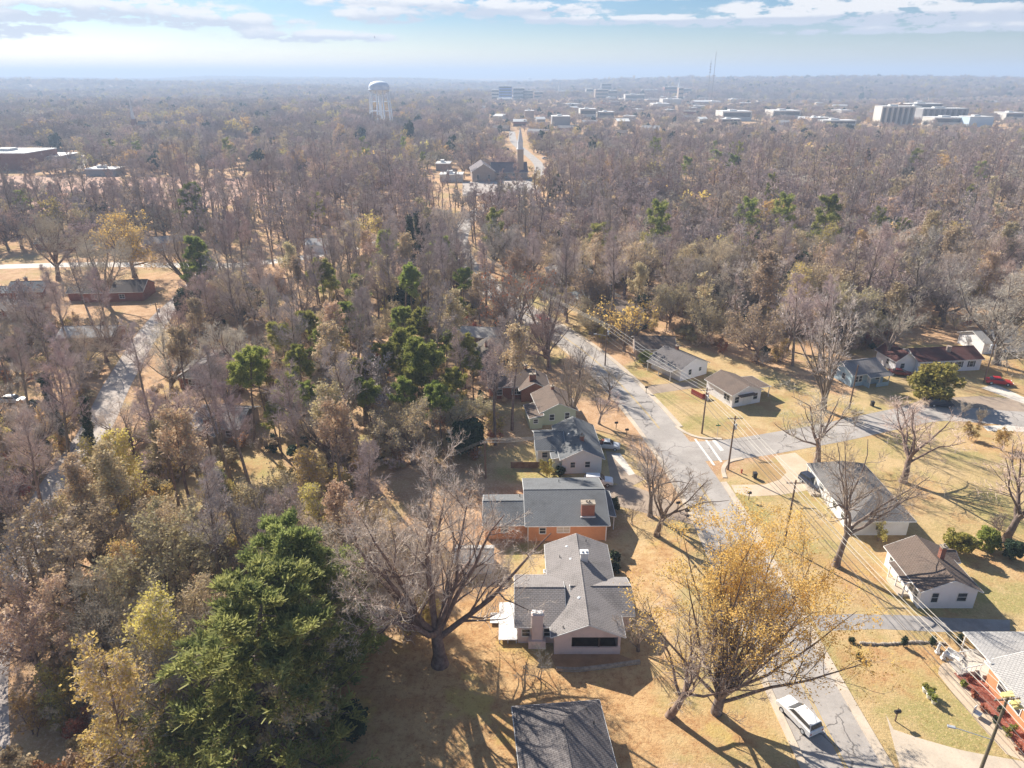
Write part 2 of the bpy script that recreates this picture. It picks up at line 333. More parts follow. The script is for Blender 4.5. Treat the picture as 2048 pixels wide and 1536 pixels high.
class MB:
    """collects solids, builds one mesh object"""
    def __init__(s): s.v = []; s.f = []; s.mi = []; s.cur = 0
    def add(s, vs, fs):
        o = len(s.v); s.v += [tuple(p) for p in vs]
        for f in fs: s.f.append(tuple(i + o for i in f)); s.mi.append(s.cur)
        return s
    def box(s, x0, y0, z0, x1, y1, z1):
        vs = [(x0, y0, z0), (x1, y0, z0), (x1, y1, z0), (x0, y1, z0), (x0, y0, z1), (x1, y0, z1), (x1, y1, z1), (x0, y1, z1)]
        return s.add(vs, [(3, 2, 1, 0), (4, 5, 6, 7), (0, 1, 5, 4), (1, 2, 6, 5), (2, 3, 7, 6), (3, 0, 4, 7)])
    def prism(s, poly, z0, z1):
        n = len(poly); vs = [(p[0], p[1], z0) for p in poly] + [(p[0], p[1], z1) for p in poly]
        fs = [tuple(range(n - 1, -1, -1)), tuple(range(n, 2 * n))] + [(i, (i + 1) % n, n + (i + 1) % n, n + i) for i in range(n)]
        return s.add(vs, fs)
    def slab(s, quad, th):
        """thick slab below a polygon in space"""
        n = len(quad); vs = [tuple(p) for p in quad] + [(p[0], p[1], p[2] - th) for p in quad]
        fs = [tuple(range(n)), tuple(range(2 * n - 1, n - 1, -1))] + [(i, n + i, n + (i + 1) % n, (i + 1) % n) for i in range(n)]
        return s.add(vs, fs)
    def tube(s, a, b, r0, r1=None, n=8, caps=True):
        a, b = Vector(a), Vector(b); r1 = r0 if r1 is None else r1
        d = (b - a).normalized(); u = d.orthogonal().normalized(); v = d.cross(u)
        vs = [a + (u * math.cos(2 * math.pi * i / n) + v * math.sin(2 * math.pi * i / n)) * r0 for i in range(n)]
        vs += [b + (u * math.cos(2 * math.pi * i / n) + v * math.sin(2 * math.pi * i / n)) * r1 for i in range(n)]
        fs = [(i, (i + 1) % n, n + (i + 1) % n, n + i) for i in range(n)]
        if caps: fs += [tuple(range(n - 1, -1, -1)), tuple(range(n, 2 * n))]
        return s.add(vs, fs)
    def lathe(s, prof, n=20, c=(0, 0)):
        vs = []; fs = []
        for r, z in prof: vs += [(c[0] + r * math.cos(2 * math.pi * i / n), c[1] + r * math.sin(2 * math.pi * i / n), z) for i in range(n)]
        for k in range(len(prof) - 1):
            fs += [(k * n + i, k * n + (i + 1) % n, (k + 1) * n + (i + 1) % n, (k + 1) * n + i) for i in range(n)]
        fs += [tuple(range(n - 1, -1, -1)), tuple((len(prof) - 1) * n + i for i in range(n))]
        return s.add(vs, fs)
    def poly(s, pts): return s.add(pts, [tuple(range(len(pts)))])
    def build(s, name, m, parent=None, smooth=False, bevel=0.0):
        me = bpy.data.meshes.new(name); me.from_pydata(s.v, [], s.f)
        ms = m if isinstance(m, (list, tuple)) else [m]
        for x in ms: me.materials.append(x)
        if len(ms) > 1: me.polygons.foreach_set('material_index', s.mi)
        me.update()
        if smooth: me.polygons.foreach_set('use_smooth', [True] * len(me.polygons))
        o = bpy.data.objects.new(name, me); COL.objects.link(o)
        if parent: o.parent = parent
        if bevel:
            b = o.modifiers.new('b', 'BEVEL'); b.width = bevel; b.segments = 2; b.limit_method = 'ANGLE'
        return o
def struct(o): o['kind'] = 'structure'; return o

def inside(poly, x, y):
    r = np.zeros(np.shape(x), dtype=bool); n = len(poly)
    for i in range(n):
        x1, y1 = poly[i][0], poly[i][1]; x2, y2 = poly[(i + 1) % n][0], poly[(i + 1) % n][1]
        cond = ((y1 > y) != (y2 > y)) & (x < (x2 - x1) * (y - y1) / ((y2 - y1) if y2 != y1 else 1e-9) + x1)
        r ^= cond
    return r
def gp(pts): return [tuple(at(*p)[:2]) for p in pts]
def seg_dist(pts, x, y):
    d = np.full(np.shape(x), 1e9)
    for (x1, y1), (x2, y2) in zip(pts[:-1], pts[1:]):
        dx, dy = x2 - x1, y2 - y1; L = dx * dx + dy * dy
        t = np.clip(((x - x1) * dx + (y - y1) * dy) / L, 0, 1)
        d = np.minimum(d, np.hypot(x - x1 - t * dx, y - y1 - t * dy))
    return d
# value noise for terrain
_rs = np.random.RandomState(5); _G = _rs.rand(64, 64)
def vnoise(x, y):
    xi = np.floor(x).astype(int); yi = np.floor(y).astype(int); fx = x - xi; fy = y - yi
    fx = fx * fx * (3 - 2 * fx); fy = fy * fy * (3 - 2 * fy)
    g = lambda a, b: _G[a % 64, b % 64]
    return (g(xi, yi) * (1 - fx) + g(xi + 1, yi) * fx) * (1 - fy) + (g(xi, yi + 1) * (1 - fx) + g(xi + 1, yi + 1) * fx) * fy
def terrain(x, y):
    x = np.asarray(x, float); y = np.asarray(y, float); d = np.hypot(x, y)
    a = np.clip((d - 1000) / 3500, 0, 1); a = a * a * (3 - 2 * a)
    h = a * ((vnoise(x / 900 + 7, y / 700 + 3) - 0.62) * 50 + (vnoise(x / 2600 + 3, y / 1900 + 11) - 0.5) * 40)
    hill = 34 * np.exp(-((x - 900) / 900) ** 2 - ((y - 3600) / 700) ** 2)
    far = np.clip((d - 7000) / 14000, 0, 1) * 30 * (vnoise(x / 4000, y / 5000) - 0.2)
    return h + hill + far
exec_order = None

# ------------------------------------------------------------------ ground, roads, paving
LAWNS = [gp(p) for p in (
    [(1215, 1085), (1300, 1040), (1440, 960), (1600, 895), (2048, 835), (2300, 900), (2300, 1536), (1000, 1536), (870, 1480), (880, 1330), (1000, 1230), (1010, 1080)],
    [(1250, 800), (1240, 740), (1310, 690), (1420, 700), (1560, 745), (1700, 800), (1800, 690), (2100, 690), (2100, 860), (1380, 880)],
    [(1000, 900), (1220, 860), (1300, 950), (1250, 1010), (1000, 960)],
    [(260, 890), (480, 880), (620, 960), (560, 1100), (330, 1120)],
    [(950, 560), (1180, 555), (1210, 650), (1100, 740), (1000, 650)],
    [(620, 880), (760, 860), (780, 940), (640, 960)])]
STRAW = [gp(p) for p in ([(1215, 1085), (1330, 1075), (1360, 1180), (1330, 1320), (1290, 1330), (1260, 1240)],
                         [(640, 1330), (840, 1280), (960, 1180), (1010, 1120), (1030, 1290), (1110, 1345), (1270, 1345), (1330, 1420), (1320, 1700), (640, 1700)])]
def axis_coords(a, b, step, far_lo, far_hi, g=1.16):
    c = list(np.arange(a, b + .1, step)); s = step; v = b
    while v < far_hi: s *= g; v += s; c.append(v)
    s = step; v = a; pre = []
    while v > far_lo: s *= g; v -= s; pre.append(v)
    return np.array(pre[::-1] + c)
gx = axis_coords(-180, 180, 2.0, -26000, 26000); gy = axis_coords(30, 280, 2.0, -600, 26000, 1.1)
GX, GY = np.meshgrid(gx, gy); GZ = terrain(GX, GY)
nx, ny = len(gx), len(gy)
idx = np.arange(nx * ny).reshape(ny, nx)
me = mesh_np('ground', np.stack([GX, GY, GZ], -1).reshape(-1, 3),
             np.stack([idx[:-1, :-1], idx[:-1, 1:], idx[1:, 1:], idx[1:, :-1]], -1).reshape(-1, 4), [M_GROUND], smooth=True)
for nm, polys in (('lawn', LAWNS), ('straw', STRAW[:1]), ('leaves', STRAW[1:])):
    a = np.zeros(nx * ny, dtype=np.float32)
    for p in polys: a[inside(p, GX.ravel(), GY.ravel())] = 1
    A = a.reshape(ny, nx)
    for _ in range(2): A[1:-1, 1:-1] = (A[1:-1, 1:-1] * 2 + A[:-2, 1:-1] + A[2:, 1:-1] + A[1:-1, :-2] + A[1:-1, 2:]) / 6
    if nm == 'lawn': A = np.where(np.hypot(GX, GY) > 320, np.maximum(A, 0.3), A)
    me.attributes.new(nm, 'FLOAT', 'POINT').data.foreach_set('value', A.ravel().astype(np.float32))
g = bpy.data.objects.new('ground', me); COL.objects.link(g); struct(g)

def smooth_line(pts, step=3.0):
    """Catmull-Rom through pts"""
    P = [Vector((p[0], p[1])) for p in pts]; P = [2 * P[0] - P[1]] + P + [2 * P[-1] - P[-2]]; out = []
    for i in range(1, len(P) - 2):
        n = max(1, int((P[i + 1] - P[i]).length / step))
        for k in range(n):
            t = k / n; a, b, c, d = P[i - 1], P[i], P[i + 1], P[i + 2]
            out.append(0.5 * ((2 * b) + (c - a) * t + (2 * a - 5 * b + 4 * c - d) * t * t + (3 * b - a - 3 * c + d) * t ** 3))
    out.append(P[-2]); return [(p.x, p.y) for p in out]
def normals(line):
    P = [Vector(p) for p in line]; N = []
    for i in range(len(P)):
        d = (P[min(i + 1, len(P) - 1)] - P[max(i - 1, 0)]).normalized(); N.append(Vector((d.y, -d.x)))
    return N
def strip(line, o0, o1, z, th=0.0, mb=None, y0=-1e9, y1=1e9):
    """ribbon between two sideways offsets (+ = right of travel)"""
    mb = mb or MB(); N = normals(line)
    for i in range(len(line) - 1):
        if not (y0 <= line[i][1] <= y1 and y0 <= line[i + 1][1] <= y1): continue
        a, b = Vector(line[i]), Vector(line[i + 1])
        q = [a + N[i] * o0, a + N[i] * o1, b + N[i + 1] * o1, b + N[i + 1] * o0]
        zz = [float(terrain(p.x, p.y)) + z for p in q]
        q = [(p.x, p.y, h) for p, h in zip(q, zz)]
        if th: mb.slab(q[::1], th)
        else: mb.poly(q)
    return mb
MAIN = smooth_line([(33.2, 20), (32.9, 40), (32.3, 57), (32.0, 75), (31.6, 92), (30.3, 107), (28.2, 121), (25.4, 135), (21.6, 150), (16.6, 165), (9.6, 181), (2.2, 196),
                    (-6.5, 217), (-14.8, 245), (-20, 272), (-22, 300), (-20, 340), (-10, 390), (6, 440), (17, 490), (20, 560), (12, 650), (2, 760), (0, 900)])
SIDE = smooth_line([(29.5, 112), (36, 112.4), (42, 113.5), (51, 116.3), (61.8, 120), (74, 124.8), (84, 128), (94, 126.5), (105, 124.5), (150, 120)])
LANE = smooth_line([(-52, 48), (-61, 62), (-68, 80), (-74.5, 99.2), (-79.4, 120.5), (-86.9, 144.7), (-96.6, 182.4), (-100.5, 211), (-104.6, 236), (-106, 249)])
CROSS = smooth_line([(-260, 232), (-200, 243), (-156, 249), (-123.5, 248.6), (-100, 248), (-75, 262), (-50, 290)])
struct(strip(MAIN, -3.7, 3.7, 0.024).build('main_road', M_ASPH))
struct(strip(SIDE, -3.6, 3.6, 0.020).build('side_road', M_ASPH))
M_LANE = asphalt('worn pale asphalt', (0.4, 0.34, 0.3), (0.48, 0.42, 0.37))
struct(strip(LANE, -2.9, 2.9, 0.020).build('lane', M_LANE))
struct(strip(CROSS, -3.4, 3.4, 0.016).build('cross_road', M_PALEC))
mb = MB()
for o in (-0.16, 0.06): strip(MAIN, o, o + 0.11, 0.029, mb=mb, y1=104)
for o in (-0.16, 0.06): strip(MAIN, o, o + 0.11, 0.029, mb=mb, y0=120, y1=300)
struct(mb.build('yellow_road_markings', M_YLINE))
mb = MB()
for quad in ([(1388, 878), (1392, 878), (1431, 931), (1426, 931)], [(1410, 880), (1414, 880), (1445, 924), (1441, 925)], [(1424, 881), (1431, 881), (1448, 901), (1441, 902)]):
    mb.poly([(p[0], p[1], 0.032) for p in gp(quad)][::-1])
struct(mb.build('white_road_markings', M_WLINE))
mb = MB()
strip(MAIN, 3.7, 4.7, 0.12, 0.16, mb, y0=18, y1=103); strip(MAIN, 3.7, 4.7, 0.12, 0.16, mb, y0=121, y1=250)
strip(MAIN, -4.5, -3.7, 0.12, 0.16, mb, y0=18, y1=250)
struct(mb.build('kerb', M_CONC))
mb = MB()
strip(smooth_line([(31.9, 122.2), (33.0, 119.6), (35.2, 117.6), (39, 117.2)], 1), 0.0, 0.7, 0.11, 0.15, mb)
strip(smooth_line([(40.5, 109.9), (37.6, 108.6), (35.9, 106), (35.4, 103)], 1), -0.7, 0.0, 0.11, 0.15, mb)
struct(mb.build('corner_kerb', M_CONC))
def paving(name, px, m, z=0.012):
    p = gp(px); area = sum(p[i][0] * p[(i + 1) % len(p)][1] - p[(i + 1) % len(p)][0] * p[i][1] for i in range(len(p)))
    if area < 0: p = p[::-1]
    return struct(MB().poly([(x, y, z + float(terrain(x, y))) for x, y in p]).build(name, m))
M_SAND = mat('sandy concrete', (0.62, 0.5, 0.37), (0.54, 0.42, 0.3), 0.3, rough=0.95, fine=(0.42, 0.3, 0.19), fscale=3)
paving('looped_driveway', [(1548, 912), (1590, 905), (1622, 930), (1618, 980), (1560, 990), (1500, 993), (1470, 985), (1462, 970), (1530, 969), (1560, 959), (1573, 945), (1562, 930)], M_SAND)
paving('concrete_driveway', [(1772, 1430), (1787, 1459), (1844, 1478), (1921, 1500), (1951, 1506), (2060, 1525), (2060, 1640), (1840, 1640), (1800, 1536)], M_CONC, 0.016)
paving('walkway', [(1876, 1348), (1878, 1335), (1886, 1326), (1902, 1326), (1925, 1345), (1962, 1400), (2060, 1527), (2012, 1508), (1960, 1450), (1910, 1392)], M_SAND, 0.014)
paving('flower_bed', [(1907, 1346), (1952, 1342), (2000, 1392), (2060, 1470), (2060, 1525), (1990, 1440)], M_MULCH, 0.018)
paving('gravel_driveway', [(1620, 1232), (1700, 1228), (1800, 1230), (1900, 1236), (2020, 1240), (2020, 1262), (1880, 1264), (1760, 1258), (1640, 1262)], M_GRAVEL)
M_DRV = mat('stained driveway', (0.4, 0.31, 0.23), (0.31, 0.24, 0.19), 0.3, rough=0.95, fine=(0.24, 0.17, 0.12), fscale=3)
paving('shared_driveway', [(1208, 975), (1250, 966), (1310, 988), (1392, 1025), (1398, 1052), (1330, 1036), (1235, 1012)], M_DRV)
paving('side_driveway', [(1212, 902), (1240, 906), (1265, 946), (1292, 958), (1258, 975), (1222, 964)], M_DRV, 0.014)
paving('white_path', [(1222, 909), (1240, 906), (1270, 948), (1258, 951)], M_PALEC, 0.02)
paving('parking_strip', [(1760, 828), (1800, 813), (1850, 798), (1960, 792), (2060, 800), (2060, 836), (1960, 846)], M_DRV)
paving('far_driveway', [(1962, 776), (1990, 768), (2060, 800), (2060, 812)], M_PALEC, 0.02)
paving('right_driveway', [(1965, 852), (2060, 848), (2060, 864), (1975, 862)], M_PALEC, 0.01)
paving('corner_driveway', [(1262, 783), (1305, 770), (1395, 762), (1395, 775), (1292, 790)], M_DRV)
paving('church_parking', [(925, 364), (1045, 358), (1095, 362), (1080, 388), (925, 392)], M_LANE)
paving('bare_field', [(-150, 350), (640, 358), (600, 405), (300, 418), (-150, 445)], mat('reddish field', (0.44, 0.25, 0.175), (0.5, 0.32, 0.22), 0.02, rough=1), 0.01)
paving('warehouse_yard', [(100, 303), (185, 312), (165, 338), (60, 330)], M_PALEC)
paving('shadow_terrace', [(1100, 1308), (1236, 1308), (1282, 1326), (1112, 1338)], M_DIRT)  # brown dirt sheet putting the house's shadow into the ground colour

# ------------------------------------------------------------------ houses
FOOT = []                                                       # footprints (for keeping trees out)
class House:
    def __init__(s, label, x, y, rz, wall, roof, cat='house', name='house', group=None):
        s.o = empty(name, (x, y, float(terrain(x, y))), math.radians(rz), label, cat, group); s.wall, s.roof = wall, roof
        s.W = MB(); s.R = MB(); s.T = MB(); s.x, s.y, s.rz = x, y, math.radians(rz)
    def world(s, x, y):
        c, n = math.cos(s.rz), math.sin(s.rz); return (s.x + x * c - y * n, s.y + x * n + y * c)
    def wing(s, x0, x1, y0, y1, axis='x', eave=3.0, ridge=4.6, hip=(0, 0), ov=0.45, og=0.35, wall=True, trim=True):
        FOOT.append([s.world(x0, y0), s.world(x1, y0), s.world(x1, y1), s.world(x0, y1)])
        sw = (lambda a, b, z: (a, b, z)) if axis == 'y' else (lambda a, b, z: (b, a, z))
        a0, a1, b0, b1 = (x0, x1, y0, y1) if axis == 'y' else (y0, y1, x0, x1)   # a across, b along ridge
        am = (a0 + a1) / 2; sl = (ridge - eave) / (am - a0); t = 0.13
        if wall:
            if hip == (0, 0):
                prof = [(a0, 0), (a1, 0), (a1, eave), (am, ridge), (a0, eave)]
                vs = [sw(a, b0, z) for a, z in prof] + [sw(a, b1, z) for a, z in prof]
                s.W.add(vs, [(0, 1, 2, 3, 4), (9, 8, 7, 6, 5)] + [(i, 5 + i, 5 + (i + 1) % 5, (i + 1) % 5) for i in range(5)])
            else: s.W.box(x0, y0, 0, x1, y1, eave)
        e = eave - sl * ov + t; r = ridge + t
        A0, A1 = a0 - ov, a1 + ov
        h0, h1 = hip
        B0, B1 = b0 - (ov if h0 else og), b1 + (ov if h1 else og)
        R0, R1 = (b0 + h0 if h0 else B0), (b1 - h1 if h1 else B1)
        quads = [[(A0, B0, e), (am, R0, r), (am, R1, r), (A0, B1, e)], [(A1, B1, e), (am, R1, r), (am, R0, r), (A1, B0, e)]]
        if h0: quads.append([(A1, B0, e), (am, R0, r), (A0, B0, e)])
        if h1: quads.append([(A0, B1, e), (am, R1, r), (A1, B1, e)])
        for q in quads:
            q = [sw(*p) for p in q]
            n = (Vector(q[1]) - Vector(q[0])).cross(Vector(q[2]) - Vector(q[0]))
            if n.z < 0: q = q[::-1]
            s.R.slab(q, 0.1)
        if trim:
            L = [((A0, B0, e), (A0, B1, e)), ((A1, B0, e), (A1, B1, e))]
            for hh, B in ((h0, B0), (h1, B1)):
                L += [((A0, B, e), (A1, B, e))] if hh else [((A0, B, e), (am, B, r)), ((am, B, r), (A1, B, e))]
            for p, q in L:
                p, q = Vector(sw(*p)), Vector(sw(*q)); dn = Vector((0, 0, -0.09)); s.T.tube(p + dn, q + dn, 0.085, n=4)
        # ridge cap
        p, q = Vector(sw(am, R0, r)), Vector(sw(am, R1, r)); s.R.tube(p, q, 0.07, n=6)
        return s
    def shed(s, x0, x1, y0, y1, zlo, zhi, low='S', posts=0, wall=False, ov=0.25):
        """lean-to roof, lower towards side 'low'"""
        X0, X1, Y0, Y1 = x0 - ov, x1 + ov, y0 - ov, y1 + ov
        z = {'S': (zlo, zlo, zhi, zhi), 'N': (zhi, zhi, zlo, zlo), 'W': (zlo, zhi, zhi, zlo), 'E': (zhi, zlo, zlo, zhi)}[low]
        q = [(X0, Y0, z[0]), (X1, Y0, z[1]), (X1, Y1, z[2]), (X0, Y1, z[3])]
        s.R.slab(q, 0.1)
        for i in range(4):
            s.T.tube(Vector(q[i]) - Vector((0, 0, .06)), Vector(q[(i + 1) % 4]) - Vector((0, 0, .06)), 0.08, n=4)
        FOOT.append([s.world(x0, y0), s.world(x1, y0), s.world(x1, y1), s.world(x0, y1)])
        if wall: s.W.box(x0, y0, 0, x1, y1, zlo - 0.12)
        for k in range(posts):
            f = k / max(1, posts - 1)
            p = {'S': (x0 + (x1 - x0) * f, y0), 'N': (x0 + (x1 - x0) * f, y1), 'W': (x0, y0 + (y1 - y0) * f), 'E': (x1, y0 + (y1 - y0) * f)}[low]
            MB().box(p[0] - .07, p[1] - .07, 0, p[0] + .07, p[1] + .07, zlo - 0.02).build('porch_post', M_TRIM, s.o)
        return s
    def win(s, side, plane, pos, z, w=0.95, h=1.3, frame=None, shut=None, kind='window', fill=None):
        f = MB(); p = MB(); d = 0.05
        def bx(mb, u0, u1, z0, z1, k0, k1):
            if side == 'S': mb.box(u0, plane - k1, z0, u1, plane - k0, z1)
            elif side == 'N': mb.box(u0, plane + k0, z0, u1, plane + k1, z1)
            elif side == 'W': mb.box(plane - k1, u0, z0, plane - k0, u1, z1)
            else: mb.box(plane + k0, u0, z0, plane + k1, u1, z1)
        u0, u1, z0, z1 = pos - w / 2, pos + w / 2, z, z + h
        t = 0.1
        bx(f, u0 - t, u0, z0 - t, z1 + t, -.03, d); bx(f, u1, u1 + t, z0 - t, z1 + t, -.03, d)
        bx(f, u0, u1, z0 - t * 1.4, z0, -.03, d + .03); bx(f, u0, u1, z1, z1 + t, -.03, d)
        if kind == 'window': bx(f, u0, u1, z0 + h / 2 - .03, z0 + h / 2 + .03, .012, d - .01)
        if w > 1.3: bx(f, pos - .04, pos + .04, z0, z1, .014, d - .006)
        fo = f.build(kind, frame or M_TRIM, s.o)
        bx(p, u0, u1, z0, z1, -.02, 0.02)
        p.build('pane' if kind == 'window' else 'door_leaf', fill or M_GLASS, fo)
        if shut:
            for a, b in ((u0 - .45, u0 - .12), (u1 + .12, u1 + .45)):
                q = MB(); bx(q, a, b, z0 - .05, z1 + .05, -.02, .045); q.build('shutter', shut, s.o)
        return s
    def door(s, side, plane, pos, w=0.95, h=2.05, m=None, z=0.1): return s.win(side, plane, pos, z, w, h, kind='door', fill=m or M_WHITE)
    def chimney(s, x, y, z0, z1, w=0.7, d=0.7, m=None, pots=1, cap=True, base=None):
        c = MB().box(x - w / 2, y - d / 2, z0, x + w / 2, y + d / 2, z1).build('chimney', m or M_RED, s.o)
        if base: MB().box(x - w / 2 - base, y - d / 2 - .25, z0, x + w / 2 + base, y + d / 2, 1.1).build('chimney_base', m or M_RED, c)
        if cap: MB().box(x - w / 2 - .08, y - d / 2 - .08, z1 - .16, x + w / 2 + .08, y + d / 2 + .08, z1 + 0.05).build('chimney_cap', M_STONE if m is M_RED or m is M_ORANGE else (m or M_STONE), c)
        for k in range(pots):
            px = x + (k - (pots - 1) / 2) * 0.4; MB().tube((px, y, z1), (px, y, z1 + .4), .14, .12, 10).build('flue', M_STONE if m is M_RED or m is M_ORANGE else (m or M_STONE), c)
        return s
    def vent(s, x, y, z, dome=True):
        m = MB()
        if dome: m.lathe([(.2, z - .25), (.2, z + .02), (.26, z + .05), (.22, z + .2), (.08, z + .27)], 12, (x, y))
        else: m.tube((x, y, z - .3), (x, y, z + .4), .06, n=8)
        m.build('roof_vent', M_METAL if dome else M_BLACK, s.o, smooth=False); return s
    def done(s, found=True):
        if s.W.v: s.W.build('wall', s.wall, s.o)
        r = s.R.build('roof', s.roof, s.o)
        if s.T.v: s.T.build('fascia', M_TRIM, r)
        return s.o

# pale pink house in the foreground
h = House('pale pink house with grey cross gable roof and a big brown porch opening', 0, 0, 0, M_PINK, M_RGREY)
h.wing(4.9, 12.6, 66.2, 80.4, 'y', 2.95, 4.6, og=0.2)
h.wing(4.9, 12.6, 63.4, 66.19, 'y', 2.95, 4.595, wall=False)
h.W.box(4.9, 63.4, 0, 6.9, 66.2, 2.95).box(6.9, 63.4, 0, 12.6, 63.62, 1.0).box(12.3, 63.62, 0, 12.6, 66.2, 2.9).box(6.9, 63.4, 2.55, 12.6, 63.62, 2.95)
h.W.add([(4.9, 63.4, 2.95), (12.6, 63.4, 2.95), (8.75, 63.4, 4.55), (4.9, 63.6, 2.95), (12.6, 63.6, 2.95), (8.75, 63.6, 4.55)], [(0, 1, 2), (5, 4, 3), (0, 3, 4, 1), (1, 4, 5, 2), (2, 5, 3, 0)])
MB().box(6.92, 65.9, 0.02, 12.28, 66.15, 2.9).box(6.92, 63.63, .02, 12.28, 65.89, .08).build('porch_recess', M_DARK, h.o)
MB().box(10.0, 63.45, 1.0, 10.15, 63.6, 2.55).build('porch_post', M_DARK, h.o)
h.wing(0.7, 6.0, 65.2, 73.8, 'x', 2.9, 4.57, og=.4)
h.wing(7.5, 14.3, 67.1, 73.3, 'x', 2.9, 4.2)
h.chimney(9.3, 75.2, 4.0, 5.7, .95, .8, M_WHITE, pots=0)
MB().box(8.95, 75.0, 5.7, 9.15, 75.4, 5.95).build('chimney_pot', M_WHITE, h.o); MB().box(9.45, 75.0, 5.7, 9.65, 75.4, 5.95).build('chimney_pot', M_WHITE, h.o)
h.chimney(2.95, 64.85, 0, 4.75, 1.3, .75, M_PINK, pots=0, base=.35)
MB().box(2.35, 64.55, 4.8, 2.75, 65.1, 5.1).box(3.2, 64.55, 4.8, 3.55, 65.1, 5.05).box(2.75, 64.6, 4.8, 3.2, 65.05, 5.0).build('chimney_crown', M_WHITE, h.o)
h.win('S', 65.2, 1.65, 1.1, .9, 1.0).win('S', 65.2, 4.25, 1.1, .95, 1.1).win('W', .7, 69.5, 1.0, 1.6, 1.2).win('E', 14.3, 70.2, 1.0, 1.7, 1.3).win('E', 12.6, 76.5, 1.0).win('W', 4.9, 77, 1.0)
h.vent(7.4, 78.5, 3.95).vent(6.3, 76.7, 3.6, False).vent(7.7, 75.7, 4.05).vent(8.1, 67.9, 4.3).vent(5.9, 63.9, 3.4, False).vent(10.0, 79.5, 4.1, False)
dk = MB().box(-1.6, 65.1, .5, .62, 71.6, .62).box(-2.7, 68.2, .25, -1.61, 70.0, .36)
for k in range(3):
    for yy in (65.2, 68.3, 71.5): dk.box(-1.55 + k, yy - .06, 0, -1.43 + k, yy + .06, .5)
dk.build('deck', M_WHITE, h.o)
h.done()
# shed-sized outbuilding at the bottom edge
h = House('charcoal hip roofed outbuilding cut off by the bottom edge under tree shadows', 0.1, 53.3, 5.5, M_TANBR, M_RDARK)
h.wing(.4, 8.5, -16, -.3, 'y', 2.8, 4.6, hip=(4, 3.4), ov=.5)
h.vent(7.3, -1.6, 3.3, False).vent(7.7, -3.2, 3.35, False).win('W', .4, -5, 1, 1, 1.2).door('E', 8.5, -6); h.done()
# orange brick house
h = House('long orange brick house with blue grey gable roof and wide brick chimney', 0, 0, 1.0, M_ORANGE, M_RGREYB)
h.wing(3.7, 15.2, 85.3, 97.6, 'x', 2.9, 4.7).wing(-2.4, 3.7, 85.9, 93.2, 'x', 2.7, 4.0)
h.shed(15.3, 16.6, 88.0, 94.5, 2.4, 2.8, 'E', posts=2)
h.chimney(12.5, 86.9, 2.6, 5.5, 1.9, 1.0, M_RED, pots=2)
MB().box(11.4, 86.2, 3.15, 13.6, 86.39, 3.45).build('chimney_flashing', M_TRIM, h.o)
h.win('S', 85.3, 5.9, 1.35, .85, .9).win('S', 85.3, 8.9, 1.5, 1.75, .85, fill=mat('blind', (.55, .5, .42))).win('S', 85.9, 0.4, 1.3, .9, 1).win('E', 15.2, 90, 1, 1.2, 1.2)
h.vent(9.0, 95.5, 3.7, False).vent(2.8, 92, 3.4, False)
MB().box(3.72, 85.18, 0, 3.86, 85.29, 2.8).build('downpipe', M_TRIM, h.o); MB().box(15.0, 85.18, 0, 15.14, 85.29, 2.8).build('downpipe', M_TRIM, h.o)
h.done()
# pale blue-white house behind it
h = House('cool white sided house with grey cross gable roof beside the parked white suv', 0, 0, 3.0, M_SGREY, M_RGREYB)
h.wing(13.9, 20.6, 103.7, 115.8, 'y', 2.95, 4.6).wing(10.0, 14.5, 107.4, 114.2, 'x', 2.9, 4.3)
h.shed(12.4, 13.9, 104.6, 107.4, 2.6, 2.9, 'W', wall=True)
h.chimney(17.6, 107.2, 3.9, 5.5, .7, .7, M_RED)
h.win('S', 103.7, 15.7, 1.2, .75, 1.0).win('S', 103.7, 18.2, 1.2, .8, 1.05).win('S', 107.4, 11.3, 1.2, .9, 1.0).win('E', 20.6, 108, 1, 1.1, 1.3).win('E', 20.6, 112, 1, 1.1, 1.3)
h.vent(16.3, 106, 4.0, False).vent(15.9, 110.5, 3.9); h.done()
# pale green house
h = House('pale green sided house with weathered brown roof near the road', 6.8, 122.6, 9, M_SGREEN, M_RBROWN)
h.wing(-1.2, 5.6, 0, 8.6, 'y', 2.9, 4.5).shed(-3.6, -1.2, -1.2, 4.5, 2.4, 2.9, 'W', wall=True)
h.win('S', 0, 3.9, 1, .85, 1.35).win('S', 0, .9, 1, .9, 1.2).win('S', -1.2, -2.5, 1.2, .8, .8).win('W', -1.2, 6.5, 1, .9, 1.2).chimney(2.3, 6.5, 3.9, 5.3, .6, .6, M_RED); h.done()
# brick houses behind it
h = House('red brick house with tan gable roof and two chimneys behind the pale green house', -4.5, 133.8, 5, M_RED, M_RBROWN)
h.wing(0, 9.5, .6, 9.2, 'x', 2.9, 4.6).wing(6.3, 12, -1.2, 6.4, 'y', 2.8, 4.3)
h.chimney(8.8, .3, 0, 5.6, 1.3, .7, M_RED).chimney(7.9, 5.2, 4.2, 5.6, .6, .6, M_RED)
h.win('S', .6, 5.5, 1, 1.8, 1.2).win('S', .6, 2, 1, 1, 1.2).win('S', -1.2, 10.5, 1, 1.2, 1.2); h.done()
h = House('brown brick house with dark ribbed mossy roof behind the pines', -6.2, 147, 14, M_RED, mat('ribbed dark roof', (.06, .05, .05), (.15, .12, .08), .5, rough=.8))
h.wing(0, 8, 0, 12.5, 'y', 2.9, 4.6).wing(-1, 6, -2.5, 3, 'x', 2.7, 3.9).win('S', -2.5, 3, 1, 1.6, 1.2).win('E', 8, 6, 1, 1.2, 1.2).chimney(2.2, 8, 3.4, 5.2, .6, .6, M_RED); h.done()
h = House('long low grey roofed house with pale eaves at the bend of the road', -16.5, 166, -6, M_TANBR, M_RPALE)
